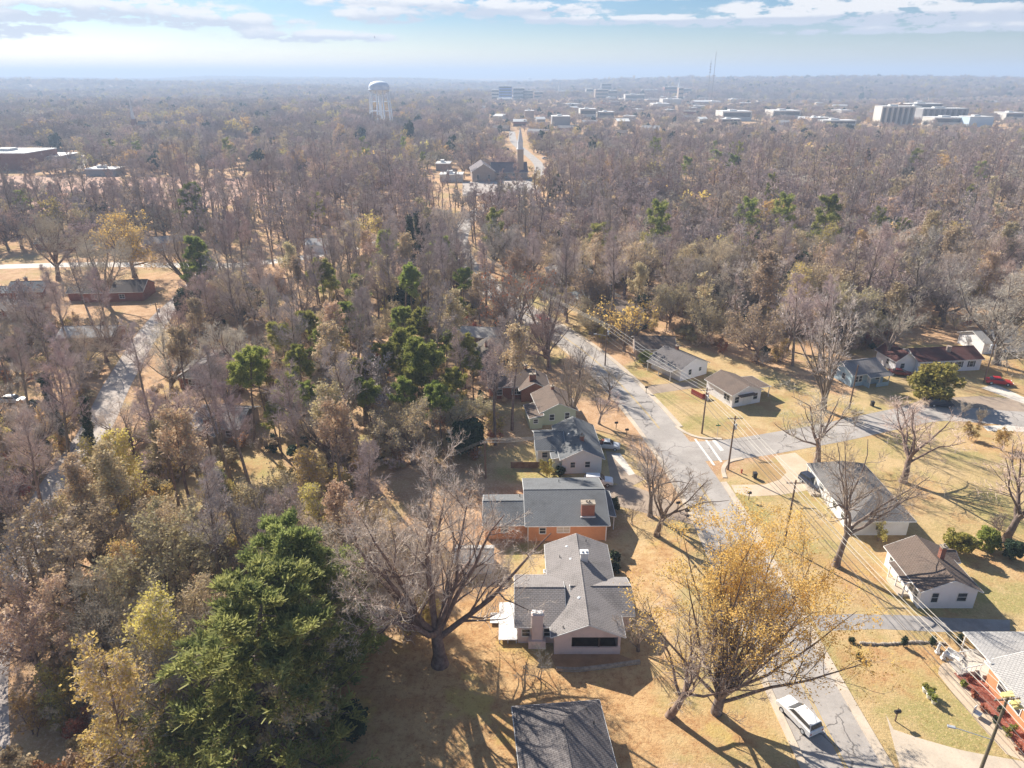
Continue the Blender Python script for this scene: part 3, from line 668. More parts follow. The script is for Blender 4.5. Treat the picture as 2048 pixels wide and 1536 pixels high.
h.wing(0, 13, 0, 7.5, 'x', 2.8, 4.0).win('S', 0, 3, 1, 1.4, 1.2).win('S', 0, 9, 1, 1.4, 1.2); h.done()
# garden shed by the big bare oak
h = House('small grey roofed garden shed with corrugated wall under the bare oak', -7.6, 78.0, 0, M_SGREY, M_RPALE, cat='shed', name='garden_shed')
h.wing(0, 4.9, 0, 3.4, 'x', 2.0, 2.75, ov=.25, og=.2).door('S', 0, 3.2, 1.0, 1.7).win('S', 0, 1.2, .9, .7, .7); h.done()
# right of the road
h = House('white sided house with dark streaked gable roof and covered porch on its left', 37.0, 143.9, 32, M_SWHITE, M_RDARK)
h.wing(0, 8.2, 0, 9.2, 'y', 2.9, 4.6).shed(-1.8, 0, 1.2, 8.5, 2.35, 2.8, 'W', posts=3)
h.win('S', 0, 2.9, 1, .8, 1.2).win('S', 0, 6, 1.3, .7, .8).win('W', 0, 3, 1, .9, 1.2).door('W', 0, 5).win('E', 8.2, 4, 1, .9, 1.2).chimney(4.6, 6.2, 4.0, 5.6, .6, .6, M_RED); h.done()
h = House('white corner house with stained brown roof and open carport', 44.6, 130.4, 22, M_SWHITE, M_RBROWN)
h.wing(0, 7.1, 0, 8.6, 'y', 2.9, 4.3).shed(7.1, 10.6, 1.6, 7.2, 2.4, 2.75, 'E', posts=3)
h.win('W', 0, 1.8, 1.0, 1.7, 1.2).door('S', 0, 3.2, 1.0, 2.0).win('S', 0, 1.1, .9, 1.0, 1.3).win('S', 0, 5.7, 1.0, 1.0, 1.3).win('S', 0, 4.3, .2, .8, 1.9, fill=M_WHITE)
MB().box(1.2, -1.1, 2.45, 5.2, -.03, 2.56).build('door_awning', M_RBROWN, h.o); h.done()
h = House('light blue cottage with grey gable roof and shaded front porch', 73.4, 140.9, 17, M_SBLUE, M_RGREY)
h.wing(0, 8.4, 0, 7.0, 'x', 2.9, 4.4).wing(3.2, 8.4, -1.8, 0, 'x', 2.6, 2.95, wall=False, ov=.3)
h.W.box(3.2, -1.7, 0, 3.4, -.02, 1.0).box(5.2, -1.75, 0, 8.4, -1.6, .9)
for xx in (3.3, 5.8, 8.3): MB().box(xx - .07, -1.72, 0, xx + .07, -1.58, 2.5).build('porch_post', M_TRIM, h.o)
h.win('S', 0, 1.2, 1, .8, 1.3).win('S', 0, 2.2, 1, .8, 1.3).door('S', 0, 4.6, m=M_WHITE).win('S', 0, 6.8, 1, 1, 1.2).win('W', 0, 2.5, 1, .9, 1.2).win('W', 0, 5.2, 1, .9, 1.2); h.done()
h = House('long white ranch house with dark red roof and red shutters', 91.6, 148.6, 7, M_SWHITE, M_RRED)
h.wing(0, 15.6, 0, 7.8, 'x', 2.9, 4.4).wing(-4.6, 0, 1.0, 8.4, 'y', 2.9, 4.6)
for xx, sh in ((2.4, M_RSHUT), (4.6, M_RSHUT), (7.4, M_BLACK), (10.2, M_BLACK), (13.2, M_BLACK)):
    h.win('S', 0, xx, 1, .9, 1.3, shut=sh)
h.win('S', 1.0, -3, 1, .9, 1.1).win('W', -4.6, 4, 1, .9, 1.1).door('S', 0, 8.8, m=M_RSHUT)
MB().tube((8.8, 2.6, 3.7), (8.8, 2.6, 5.2), .55, .55, 14).build('chimney', M_TANBR, h.o); h.done()
h = House('white house with large grey hip roof beside the looped driveway', 49.5, 86.6, 0, M_WHITE, shingle('aged grey shingles', (.2, .185, .175), (.235, .215, .2)))
h.wing(.1, 8.4, .2, 15.8, 'y', 2.9, 4.4, hip=(3.6, 1.6), ov=.6)
h.win('S', .2, 4.2, 1, 1, 1.2).win('W', .1, 3, 1, 1.2, 1.3).win('W', .1, 6, 1, 1.2, 1.3).door('W', .1, 8.4).win('W', .1, 11, 1, 1.2, 1.3).win('E', 8.4, 6, 1)
MB().box(-1.5, 10.8, 0, .05, 14.2, .35).build('porch_step', M_CONC, h.o)
MB().box(-.45, 15.9, 0, -.33, 16.02, 2.65).build('porch_post', M_TRIM, h.o)
MB().box(-.45, 12.5, 0, -.33, 12.62, 2.65).build('porch_post', M_TRIM, h.o)
h.vent(6.0, 12, 3.9, False); h.done()
h = House('white sided house with brown gable roof and slim brick chimney', 51.4, 71.0, 0, M_SWHITE, M_RBROWN)
h.wing(0, 7.0, .2, 9.0, 'y', 2.9, 4.5).shed(-1.0, .1, 2.2, 6.0, 2.5, 3.0, 'W', posts=3)
h.wing(4, 7.9, 6.5, 8.8, 'x', 2.7, 3.3)
h.chimney(4.6, 5.0, 3.6, 6.0, .6, .6, M_RED, pots=1)
h.win('S', .2, 1.8, 1.0, .8, 1.4).win('S', .2, 5.2, 1.2, 1.15, 1.2).win('W', 0, 1.2, 1, .8, 1.3).win('W', 0, 2.3, 1, .8, 1.3).win('W', 0, 7.6, 1, .8, 1.2).door('W', 0, 4.2)
MB().box(-1.3, 2.4, 0, -.02, 5.8, .4).build('porch_step', M_CONC, h.o); h.done()
h = House('orange brick house with pale grey roof behind the red flower bed', 52.6, 46, 0, M_ORANGE, M_RPALE)
h.wing(0, 10.5, 0, 13.2, 'y', 2.9, 4.7, hip=(0, 0), ov=.5).shed(.0, 10.5, 13.2, 17.8, 2.75, 3.1, 'N', posts=3)
h.W.box(1.5, 13.2, 0, 10, 14.2, 2.7)
h.win('W', 0, 9.6, 1.1, 3.6, 1.3).win('W', 0, 3.5, 1, 1.2, 1.3).door('S', 0, 5)
st = MB()
for k in range(4): st.box(-2.4 + .55 * k, 14.2, 0, -1.85 + .55 * k, 16.2, .2 + .2 * k)
st.box(-.2, 13.4, 0, 1.4, 17.4, .85).build('porch_steps', M_PALEC, h.o)
for yy in (14.1, 16.3):
    rl = MB().tube((-2.3, yy, 1.1), (0, yy, 1.75), .05, n=6)
    for k in range(5): rl.tube((-2.2 + .5 * k, yy, .3 + .15 * k), (-2.2 + .5 * k, yy, 1.12 + .145 * k), .03, n=5)
    rl.build('railing', M_WHITE, h.o)
h.done()
# houses across the lane on the left
h = House('large pale grey hip roofed house among bare trees left of the grove', -71.5, 140, -8, M_RED, M_RGREY)
h.wing(0, 10, 0, 15.5, 'y', 2.9, 5.0, hip=(2.6, 3.5)).wing(-3, 3, 4, 10, 'x', 2.7, 3.9).win('S', 0, 3, 1, 1.5, 1.2).win('S', 0, 7, 1, 1.2, 1.2).vent(3, 11, 3.9).chimney(6, 12, 4, 5.6, .7, .7, M_RED); h.done()
h = House('pale tan shingled house nearest the lane among bare trunks', -60.5, 116.5, -4, M_TANBR, M_RGREY)
h.wing(0, 10.5, 0, 9, 'x', 2.9, 4.6, hip=(2.5, 0)).wing(2, 7, -3, 4.5, 'y', 2.8, 4.0).win('S', -3, 4.5, 1, 1.2, 1.2).win('S', 0, 8.6, 1, 1.2, 1.2).chimney(5, -.6, 2.8, 4.9, .7, .7, M_RED); h.done()
h = House('dark roofed house standing in shade beside the left cross road', -127, 203, 6, M_RED, M_RBLK)
h.wing(0, 17, 0, 10, 'x', 3, 5.2).wing(-5, 0, 2, 8, 'x', 2.7, 4).win('S', 0, 4, 1, 1.4, 1.2).win('S', 0, 11, 1, 1.4, 1.2).vent(13, 2.5, 3.8).chimney(7, 5, 4.5, 6, .7, .7, M_RED); h.done()
h = House('slate roofed red brick house at the left edge beyond the lane', -150, 204, 5, M_RED, M_RGREYB)
h.wing(0, 10, 0, 8, 'x', 3, 5).wing(-5, 0, 1, 7, 'x', 2.6, 3.6).win('S', 0, 3, 1, 1.2, 1.2).win('S', 0, 6.5, 1, 1.2, 1.2).chimney(3, 6, 4, 5.8, .7, .7, M_RED); h.done()
h = House('dark roofed brick house half hidden behind the tall cedar', -84, 212, -10, M_RED, M_RBLK)
h.wing(0, 11, 0, 9, 'x', 3, 5).win('S', 0, 3, 1, 1.2, 1.2).win('S', 0, 8, 1, 1.2, 1.2); h.done()
h = House('low tan roofed house behind a spreading bare tree by the lane', -112, 165, 4, M_RED, M_RPALE)
h.wing(0, 13, 0, 7.5, 'x', 2.8, 4.2).win('S', 0, 3, 1, 1.4, 1.2).win('S', 0, 9, 1, 1.2, 1.2).chimney(9.5, 4.5, 3.6, 5.4, .7, .7, M_RED); h.done()
# houses further along the main road, right side
h = House('pale green hip roofed house with cream front at the far road bend', 20.5, 195, 25, M_SWHITE, mat('mossy grey roof', (.3, .31, .28), (.36, .37, .33), .4))
h.wing(0, 12, 0, 9, 'x', 2.9, 4.8, hip=(3, 3)).win('S', 0, 3, 1, 1.4, 1.2).win('S', 0, 9, 1, 1.2, 1.2).win('W', 0, 4, 1); h.done()
h = House('white house with mauve brown roof beside the golden tree', 27.5, 182.5, 28, M_SWHITE, M_RBROWN)
h.wing(0, 10, 0, 8.5, 'y', 2.9, 4.5).win('S', 0, 3, 1, 1, 1.2).win('W', 0, 3, 1, 1, 1.2).win('W', 0, 6, 1, 1, 1.2).door('W', 0, 4.5); h.done()
h = House('tan hip roofed house beside the parked blue car up the road', 13, 224, 10, M_TANBR, M_RPALE)
h.wing(0, 14, 0, 10, 'x', 2.9, 4.9, hip=(4, 4)).win('S', 0, 4, 1, 1.3, 1.2).win('S', 0, 10, 1, 1.3, 1.2); h.done()
for k, (px, py, wd, wl, rf, lb) in enumerate((
    (1560, 570, 12, M_SWHITE, M_RBROWN, 'cream house with brown roof half hidden in the right wood'), (1580, 545, 10, M_TANBR, M_RBROWN, 'tan house with brown gable deep in the right wood'),
    (1815, 535, 11, M_SWHITE, M_RPALE, 'white house with pale roof between bare oaks on the right'), (1935, 540, 12, M_SWHITE, M_RGREY, 'white gabled house near the right edge wood'),
    (1830, 605, 10, M_SWHITE, M_RPALE, 'small white shed roofed house behind the ranch house trees'), (2010, 705, 13, M_SWHITE, M_RPALE, 'white mobile home at the right edge under bare oak'),
    (1310, 720, 9, M_TANBR, M_RBROWN, 'tan cottage with rusty roof behind roadside trees'), (1690, 480, 12, M_TANBR, M_RPALE, 'grey roofed house glimpsed through the right wood'),
    (330, 500, 13, M_RED, M_RGREY, 'grey roofed brick house beyond the left cross road'), (110, 500, 13, M_RED, M_RBLK, 'dark roofed brick house beyond the left cross road'),
    (640, 505, 12, M_SWHITE, M_RPALE, 'white house seen through trunks of the middle wood'), (20, 640, 12, M_RED, M_RDARK, 'dark shaded house at the left edge by the lane'))):
    p = at(px, py); h = House(lb, p.x, p.y, (k * 37) % 50 - 25, wl, rf)
    h.wing(-wd / 2, wd / 2, 0, 8, 'x', 2.9, 4.5).win('S', 0, -wd / 4, 1, 1.2, 1.2).win('S', 0, wd / 4, 1, 1.2, 1.2).door('S', 0, 0); h.done()

# ------------------------------------------------------------------ trees
def unit(a): return a / np.maximum(np.linalg.norm(a, axis=-1, keepdims=True), 1e-9)
class Tree:
    """branch levels grown as arrays; thick ones become tubes, thin ones flat ribbons"""
    def __init__(s, seed): s.r = np.random.RandomState(seed); s.tubes = []; s.rib = []; s.leaf = []
    def grow(s, P, D, L, R0, R1, steps=4, wob=0.12, up=0.0, kind='tube', sides=5, rw=None):
        n = len(P); pts = [P]; d = D.copy(); rad = [R0]
        for k in range(steps):
            d = unit(d + s.r.randn(n, 3) * wob + np.array([0, 0, up]))
            pts.append(pts[-1] + d * (L / steps)[:, None]); rad.append(R0 + (R1 - R0) * (k + 1) / steps)
        pts = np.stack(pts, 1); rad = np.stack(rad, 1)
        a, b = pts[:, :-1].reshape(-1, 3), pts[:, 1:].reshape(-1, 3); ra, rb = rad[:, :-1].ravel(), rad[:, 1:].ravel()
        if kind == 'tube': s.tubes.append((a, b, ra, rb, sides))
        elif kind == 'rib': s.rib.append((a, b, ra, rb))
        return dict(p=pts, r=rad, L=L)
    def kids(s, B, K, t0=0.25, t1=1.0, ang=(35, 55), ln=(0.4, 0.6), shape=0.5, flat=0.0, rr=0.6, rmin=0.01, even=False, upb=0.0):
        p, r = B['p'], B['r']; n, m, _ = p.shape
        t = s.r.rand(n, K) if not even else (np.arange(K)[None] + s.r.rand(n, K)) / K
        t = t0 + (t1 - t0) * t
        f = t * (m - 1) * 0.9999; i = f.astype(int); q = f - i
        rows = np.arange(n)[:, None]
        a, b = p[rows, i], p[rows, i + 1]; P = a + (b - a) * q[..., None]
        T = unit(b - a); R = (r[rows, i] * (1 - q) + r[rows, i + 1] * q)
        rnd = s.r.randn(n, K, 3); rnd[..., 2] *= (1 - flat)
        side = unit(rnd - T * (rnd * T).sum(-1, keepdims=True))
        A = np.radians(ang[0] + (ang[1] - ang[0]) * s.r.rand(n, K))[..., None]
        D = unit(T * np.cos(A) + side * np.sin(A) + np.array([0, 0, upb]))
        L = B['L'][:, None] * (ln[0] + (ln[1] - ln[0]) * s.r.rand(n, K)) * (1 - shape * (t - t0) / max(1e-6, t1 - t0))
        R0 = np.maximum(R * rr, rmin)
        return P.reshape(-1, 3), D.reshape(-1, 3), L.ravel(), R0.ravel()
    def leaves(s, P, size=(0.15, 0.3), jit=0.25, long=1.0, bias=None):
        n = len(P); P = P + s.r.randn(n, 3) * jit
        u = unit(s.r.randn(n, 3)); 
        if bias is not None: u = unit(u * 0.6 + bias)
        w_ = s.r.randn(n, 3); v = unit(w_ - u * (w_ * u).sum(-1, keepdims=True))
        sz = (size[0] + (size[1] - size[0]) * s.r.rand(n))[:, None] * 0.5
        s.leaf.append((P, u * sz * long, v * sz))
    @staticmethod
    def tube_arrays(T):
        Vs, Qs, o = [], [], 0
        for a, b, ra, rb, k in T:
            d = unit(b - a); h = np.where(np.abs(d[:, 2:3]) > 0.9, np.array([[1., 0, 0]]), np.array([[0., 0, 1.]]))
            u = unit(np.cross(d, h)); v = np.cross(d, u); b = b + d * rb[:, None] * 0.5
            an = np.arange(k) * 2 * np.pi / k; c, sn = np.cos(an), np.sin(an)
            ring = u[:, None] * c[None, :, None] + v[:, None] * sn[None, :, None]
            V = np.concatenate([a[:, None] + ring * ra[:, None, None], b[:, None] + ring * rb[:, None, None]], 1)
            n = len(a); base = (np.arange(n) * 2 * k)[:, None] + o; j = np.arange(k)[None]; j2 = (j + 1) % k
            Qs.append(np.stack([base + j, base + j2, base + k + j2, base + k + j], -1).reshape(-1, 4)); Vs.append(V.reshape(-1, 3)); o += n * 2 * k
        return (np.concatenate(Vs), np.concatenate(Qs)) if Vs else (np.zeros((0, 3)), np.zeros((0, 4), int))
    def ribs(s):
        Vs = []
        for a, b, ra, rb in s.rib:
            d = unit(b - a); w_ = s.r.randn(len(a), 3); u = unit(np.cross(d, w_)); b = b + d * 0.01
            Vs.append(np.stack([a - u * ra[:, None], a + u * ra[:, None], b + u * rb[:, None], b - u * rb[:, None]], 1).reshape(-1, 3))
        return np.concatenate(Vs) if Vs else np.zeros((0, 3))
    def leafs(s):
        Vs = [np.stack([P - u - v, P + u - v * .6, P + u * 1.1 + v, P - u * .8 + v * .8], 1).reshape(-1, 3) for P, u, v in s.leaf]
        return np.concatenate(Vs) if Vs else np.zeros((0, 3))
    def meshes(s, bark, twig, leaf, joined=False, ntr=None):
        """(trunk mesh, crown mesh); first ntr tube groups are the trunk"""
        ntr = len(s.tubes) if ntr is None else ntr
        tv, tq = Tree.tube_arrays(s.tubes[:ntr]); cv, cq = Tree.tube_arrays(s.tubes[ntr:])
        rv, lv = s.ribs(), s.leafs()
        V = np.concatenate([cv, rv, lv]); nq1 = len(rv) // 4; nq2 = len(lv) // 4
        q1 = np.arange(len(rv)).reshape(-1, 4) + len(cv); q2 = np.arange(len(lv)).reshape(-1, 4) + len(cv) + len(rv)
        Q = np.concatenate([cq, q1, q2]); mi = np.concatenate([np.zeros(len(cq) + nq1, int), np.ones(nq2, int)])
        if joined:
            V = np.concatenate([tv, V]); Q = np.concatenate([tq, Q + len(tv)]); mi = np.concatenate([np.full(len(tq), 2), mi])
            return mesh_np('tree_mesh', V, Q, [twig, leaf or twig, bark], mi)
        return mesh_np('trunk', tv, tq, [bark], smooth=True), mesh_np('crown', V, Q, [twig, leaf or twig], mi)
def one(*v): return np.array([v], float)

def oak(seed, H=15, spread=1.0, leaf=0, tw=0.016, q=1.0, low=0.24, stems=8, lsize=(.16, .3), bare=(25, 62), trunk_r=None, twigs=True, flare=True):
    """open grown, spreading crown"""
    T = Tree(seed); r = trunk_r or H * 0.026
    tr = T.grow(one(0, 0, -.3), unit(one(T.r.randn() * .06, T.r.randn() * .06, 1)), np.array([H * low + .3]), np.array([r * 1.35]), np.array([r * .95]), 4, .05, 0, sides=10)
    if flare: T.tubes.append((one(0, 0, -.3), one(0, 0, .7), np.array([r * 1.9]), np.array([r * 1.3]), 10))
    P, D, L, R = T.kids(tr, stems, .72, 1, bare, (2.0, 2.6), .0, rr=.55, even=True)
    L = L * 0 + H * (1 - low) * (.75 + .3 * T.r.rand(len(L))) * (0.92 + .12 * spread)
    top = T.grow(tr['p'][:, -1], unit(one(T.r.randn() * .15, T.r.randn() * .15, 1)), np.array([H * (1 - low) * .9]), np.array([r * .7]), np.array([.03]), 7, .16, .05, sides=7)
    A = T.grow(P, D, L, R, R * .12 + .012, 7, .15, .045, sides=7)
    A = {k: np.concatenate([A[k], top[k]]) for k in A}
    B = T.grow(*[x for x in (lambda k: k)(T.kids(A, int(9 * q), .18, .98, (30, 65), (.34, .52), .45, rr=.5, rmin=.02, upb=.05))], np.array([.015] * (len(A['p']) * int(9 * q))), 5, .17, .05, sides=5)
    ntr = len(T.tubes)
    P, D, L, R = T.kids(B, int(7 * q), .12, 1, (30, 65), (.36, .55), .35, rr=.55, rmin=.016, upb=.06)
    C = T.grow(P, D, L, R, R * .5 + .004, 4, .2, .06, sides=3)
    P, D, L, R = T.kids(C, int(6 * q), .1, 1, (25, 60), (.45, .7), .3, rr=.6, upb=.08)
    Dd = T.grow(P, D, np.maximum(L, .5), R * 0 + tw, R * 0 + tw * .6, 2, .22, .06, 'rib')
    P, D, L, R = T.kids(Dd, 3, .15, 1, (25, 55), (.5, .8), .2, upb=.08)
    E = T.grow(P, D, np.maximum(L, .4), R * 0 + tw * .75, R * 0 + tw * .4, 2, .2, .05, 'rib')
    if leaf:
        tips = np.concatenate([Dd['p'][:, 1], Dd['p'][:, 2], E['p'][:, 2]]); k = T.r.rand(len(tips)) < leaf
        T.leaves(tips[k], lsize, .18)
    return T, ntr
def tall(seed, H=22, leaf=0, tw=0.018, q=1.0, t0=.5, limb=.2, up=.09, lsize=(.2, .35), K=24):
    """forest grown, long trunk and narrow upswept crown"""
    T = Tree(seed); r = H * .0135
    tr = T.grow(one(0, 0, -.3), unit(one(T.r.randn() * .05, T.r.randn() * .05, 1)), np.array([H]), np.array([r * 1.25]), np.array([.03]), 9, .045, .02, sides=8)
    P, D, L, R = T.kids(tr, int(K * q), t0, .97, (32, 58), (limb * .8, limb * 1.3), .55, rr=.42, rmin=.025, even=True)
    A = T.grow(P, D, L, R, R * .25 + .008, 5, .13, up, sides=5)
    ntr = len(T.tubes)
    P, D, L, R = T.kids(A, int(8 * q), .18, 1, (28, 55), (.32, .5), .4, rr=.5, rmin=.014, upb=.1)
    B = T.grow(P, D, L, R, R * .5 + .004, 3, .16, .09, sides=3)
    P, D, L, R = T.kids(B, int(7 * q), .1, 1, (25, 55), (.5, .8), .3, upb=.1)
    C = T.grow(P, D, np.maximum(L, .6), R * 0 + tw, R * 0 + tw * .55, 2, .2, .09, 'rib')
    P, D, L, R = T.kids(C, 3, .15, 1, (25, 50), (.5, .8), .2, upb=.1)
    E = T.grow(P, D, np.maximum(L, .45), R * 0 + tw * .75, R * 0 + tw * .4, 1, .2, .06, 'rib')
    if leaf:
        tips = np.concatenate([C['p'][:, 1], C['p'][:, 2], E['p'][:, 1]]); k = T.r.rand(len(tips)) < leaf
        T.leaves(tips[k], lsize, .25)
    return T, ntr
def vase(seed, H=15, stems=16, leaf=.9, tw=.016, q=1.0, lsize=(.14, .26), ang=(8, 46), lf=1, tr=.03):
    """many upright stems from a short trunk"""
    T = Tree(seed); r = H * tr
    tr = T.grow(one(0, 0, -.3), one(0, 0, 1.), np.array([H * .12 + .3]), np.array([r * 1.3]), np.array([r]), 3, .05, 0, sides=10)
    P, D, L, R = T.kids(tr, stems, .55, 1, ang, (1, 1), .0, rr=.42, even=True)
    L = H * (.72 + .25 * T.r.rand(len(L)))
    A = T.grow(P, D, L, R, R * .08 + .01, 8, .075, .028, sides=7)
    P, D, L, R = T.kids(A, int(12 * q), .22, .98, (22, 50), (.22, .36), .3, rr=.45, rmin=.018, upb=.12)
    B = T.grow(P, D, L, R, R * .3 + .006, 5, .12, .06, sides=4)
    ntr = len(T.tubes)
    P, D, L, R = T.kids(B, int(7 * q), .15, 1, (25, 55), (.32, .5), .3, rr=.5, rmin=.012, upb=.1)
    C = T.grow(P, D, L, R, R * .5 + .003, 3, .18, .06, sides=3)
    P, D, L, R = T.kids(C, int(5 * q), .15, 1, (25, 55), (.5, .8), .3, upb=.1)
    E = T.grow(P, D, np.maximum(L, .4), R * 0 + tw, R * 0 + tw * .5, 2, .2, .05, 'rib')
    if leaf:
        tips = np.concatenate([E['p'][:, 1], E['p'][:, 2], C['p'][:, 2]] * lf)
        f = np.clip((tips[:, 2] / H - .25) * 1.5, .28, 1) * leaf * np.clip(.55 + .9 * (vnoise(tips[:, 0] * .45 + 9, tips[:, 1] * .45 + tips[:, 2] * .4 + 20) - .3), .1, 1)
        T.leaves(tips[T.r.rand(len(tips)) < f], lsize, .24)
    return T, ntr
def small(seed, H=6, leaf=0.0, tw=.014, q=1.0, lsize=(.14, .26)):
    T = Tree(seed)
    k = 3; P0 = T.r.randn(k, 3) * .25; P0[:, 2] = -.2
    D0 = unit(np.column_stack([T.r.randn(k) * .3, T.r.randn(k) * .3, np.ones(k)]))
    tr = T.grow(P0, D0, H * (.7 + .3 * T.r.rand(k)), np.full(k, H * .014), np.full(k, .012), 6, .14, .05, sides=6)
    P, D, L, R = T.kids(tr, int(9 * q), .2, .98, (30, 62), (.3, .5), .4, rr=.5, rmin=.015, upb=.1)
    A = T.grow(P, D, L, R, R * .4 + .004, 4, .18, .06, sides=4)
    ntr = len(T.tubes)
    P, D, L, R = T.kids(A, int(8 * q), .15, 1, (28, 60), (.35, .55), .3, upb=.1)
    B = T.grow(P, D, L, R * 0 + tw * 1.2, R * 0 + tw * .7, 3, .2, .06, 'rib')
    P, D, L, R = T.kids(B, int(5 * q), .1, 1, (25, 60), (.4, .7), .3, upb=.1)
    C = T.grow(P, D, np.maximum(L, .25), R * 0 + tw * .8, R * 0 + tw * .4, 2, .2, .05, 'rib')
    if leaf:
        tips = np.concatenate([C['p'][:, 1], C['p'][:, 2], B['p'][:, 3]]); T.leaves(tips[T.r.rand(len(tips)) < leaf], lsize, .15)
    return T, ntr
def pine(seed, H=18, t0=.62, tuft=16, puff=1.35, nl=.46, K=28, limb=.23):
    T = Tree(seed); r = H * .013
    tr = T.grow(one(0, 0, -.3), unit(one(T.r.randn() * .04, T.r.randn() * .04, 1)), np.array([H]), np.array([r * 1.2]), np.array([.04]), 9, .035, .02, sides=8)
    P, D, L, R = T.kids(tr, K, t0, .99, (55, 88), (limb * .8, limb * 1.25), .55, rr=.35, rmin=.03, even=True, upb=.12)
    A = T.grow(P, D, L, R, R * .3 + .01, 4, .13, .06, sides=4); ntr = len(T.tubes)
    P, D, L, R = T.kids(A, 8, .25, 1, (30, 60), (.22, .38), .3, rr=.5, rmin=.012, flat=.4, upb=.15)
    B = T.grow(P, D, np.maximum(L, .35), R, R * .5, 2, .15, .08, sides=3)
    tip = np.concatenate([B['p'][:, 2], B['p'][:, 1], A['p'][:, 4]])
    c = np.repeat(tip, tuft, 0); d = unit(T.r.randn(len(c), 3) + np.array([0, 0, .35])); l = nl * (.7 + .6 * T.r.rand(len(c)))[:, None] * puff
    wv = np.full(len(c), .05 * puff)
    s0 = len(T.rib); T.rib.append((c, c + d * l, wv, wv * .35))
    # needles carry the leaf material: store as leaf quads instead
    a, b, ra, rb = T.rib.pop(); u = (b - a) * .5; wn = T.r.randn(len(a), 3); v = unit(np.cross(unit(u), wn)) * ra[:, None]
    T.leaf.append(((a + b) / 2, u, v)); return T, ntr
def cedar(seed, H=21, W=6.8, whorls=104, t0=.03, sub=12, tuft=11, nl=.62, nw=.05):
    """big conical evergreen, tiers of drooping limbs with upright needle sprays"""
    T = Tree(seed)
    tr = T.grow(one(0, 0, -.3), one(0, 0, 1.), np.array([H]), np.array([H * .022]), np.array([.05]), 9, .02, .02, sides=9)
    P, D, L, R = T.kids(tr, whorls, t0, .995, (66, 98), (1, 1), 0, rr=.3, rmin=.04, even=True)
    hh = np.clip(P[:, 2] / H, 0, 1); L = W * (1.02 - hh) ** .5 * (.45 + .75 * T.r.rand(len(P))) + .5
    A = T.grow(P, D, L, R, R * .2 + .012, 6, .08, .045, sides=5); ntr = len(T.tubes)
    P, D, L, R = T.kids(A, sub, .25, 1, (35, 65), (.2, .36), .35, rr=.45, rmin=.015, flat=.75)
    B = T.grow(P, D, np.maximum(L, .4), R, R * .5, 3, .1, .1, sides=3)
    tip = np.concatenate([B['p'][:, 3], B['p'][:, 2], B['p'][:, 1], A['p'][:, 6], A['p'][:, 5]])
    c = np.repeat(tip, tuft, 0) + T.r.randn(len(tip) * tuft, 3) * .1
    out = unit(c * np.array([1, 1, 0.0])); d = unit(T.r.randn(len(c), 3) * .42 + out * .3 + np.array([0, 0, .75]))
    l = nl * (.6 + .7 * T.r.rand(len(c)))[:, None]; wn = T.r.randn(len(c), 3); v = unit(np.cross(d, wn)) * nw * (.7 + .7 * T.r.rand(len(c)))[:, None]
    T.leaf.append((c + d * l * .5, d * l * .5, v)); return T, ntr
def ivy(seed, H=20):
    T, n = tall(seed, H, q=.7, t0=.3, limb=.14, tw=.02)
    pts = []
    for a, b, ra, rb, k in T.tubes[:2]:
        m = (a[:, 2] < H * .93); a, b, ra = a[m], b[m], ra[m]; kk = 330 if len(a) < 12 else 26
        t = T.r.rand(len(a), kk, 1); pts.append((a[:, None] + (b - a)[:, None] * t + unit(T.r.randn(len(a), kk, 3)) * (.25 + T.r.rand(len(a), kk, 1) * (1.05 if kk > 100 else .55))).reshape(-1, 3))
    T.leaves(np.concatenate(pts), (.25, .5), .1); return T, n
def blob(seed, H=8, W=7, n=9000, size=(.22, .42), clump=70, low=.08, stem=.18):
    """dense leafy crown: leaf sprays gathered in clumps through an uneven ovoid"""
    T = Tree(seed)
    tr = T.grow(one(0, 0, -.2), one(0, 0, 1.), np.array([H * .8]), np.array([H * .02]), np.array([.03]), 5, .06, 0, sides=7)
    P, D, L, R = T.kids(tr, 26, .12, .95, (30, 75), (.35, .6), .4, rr=.4, rmin=.02, even=True, upb=.1)
    T.grow(P, D, L, R, R * .3, 4, .14, .05, sides=4); nt = len(T.tubes)
    c = unit(T.r.randn(clump, 3)) * (.35 + .65 * T.r.rand(clump, 1) ** .5) * np.array([W / 2, W / 2, H * (1 - low) / 2]) * .86
    c *= (.8 + .35 * T.r.rand(clump, 1)); c[:, 2] += H * (low + (1 - low) / 2)
    rad = (.09 + .1 * T.r.rand(clump)) * (W + H) / 2
    k = T.r.randint(0, clump, n); o = unit(T.r.randn(n, 3)) * (rad[k] * (.5 + .5 * T.r.rand(n) ** .5))[:, None]
    p = c[k] + o; p = p[p[:, 2] > .05]; T.leaves(p, size, .04); return T, nt

TREES = {}; DIM = {}
def make(kind, builder, bark, twig, leafm, var=1, seed=1, **kw):
    TREES[kind] = []
    for i in range(var):
        T, n = builder(seed + i * 17, **kw); TREES[kind].append(T.meshes(bark, twig, leafm, ntr=n)); c_ = np.empty(len(TREES[kind][-1][1].vertices) * 3, np.float32); TREES[kind][-1][1].vertices.foreach_get('co', c_); c_ = c_.reshape(-1, 3); DIM[(kind, i)] = (float(np.percentile(c_[:, 2], 99.5)), float(np.percentile(np.abs(c_[:, :2]), 97) * 2))
make('oak', oak, M_BARK, M_TWIG, None, 3, 11, H=15)
make('oak_tan', oak, M_BARK, M_TWIG, M_TAN, 3, 21, H=14, leaf=.26)
make('oak_rust', oak, M_BARK, M_TWIG, M_RUST, 1, 25, H=12, leaf=.05)
make('oak_orange', oak, M_BARK, M_TWIG, leaf_mat('orange leaves', (.6, .33, .1), (.66, .43, .16), .45, .2), 1, 28, H=14, leaf=.3, lsize=(.14, .3))
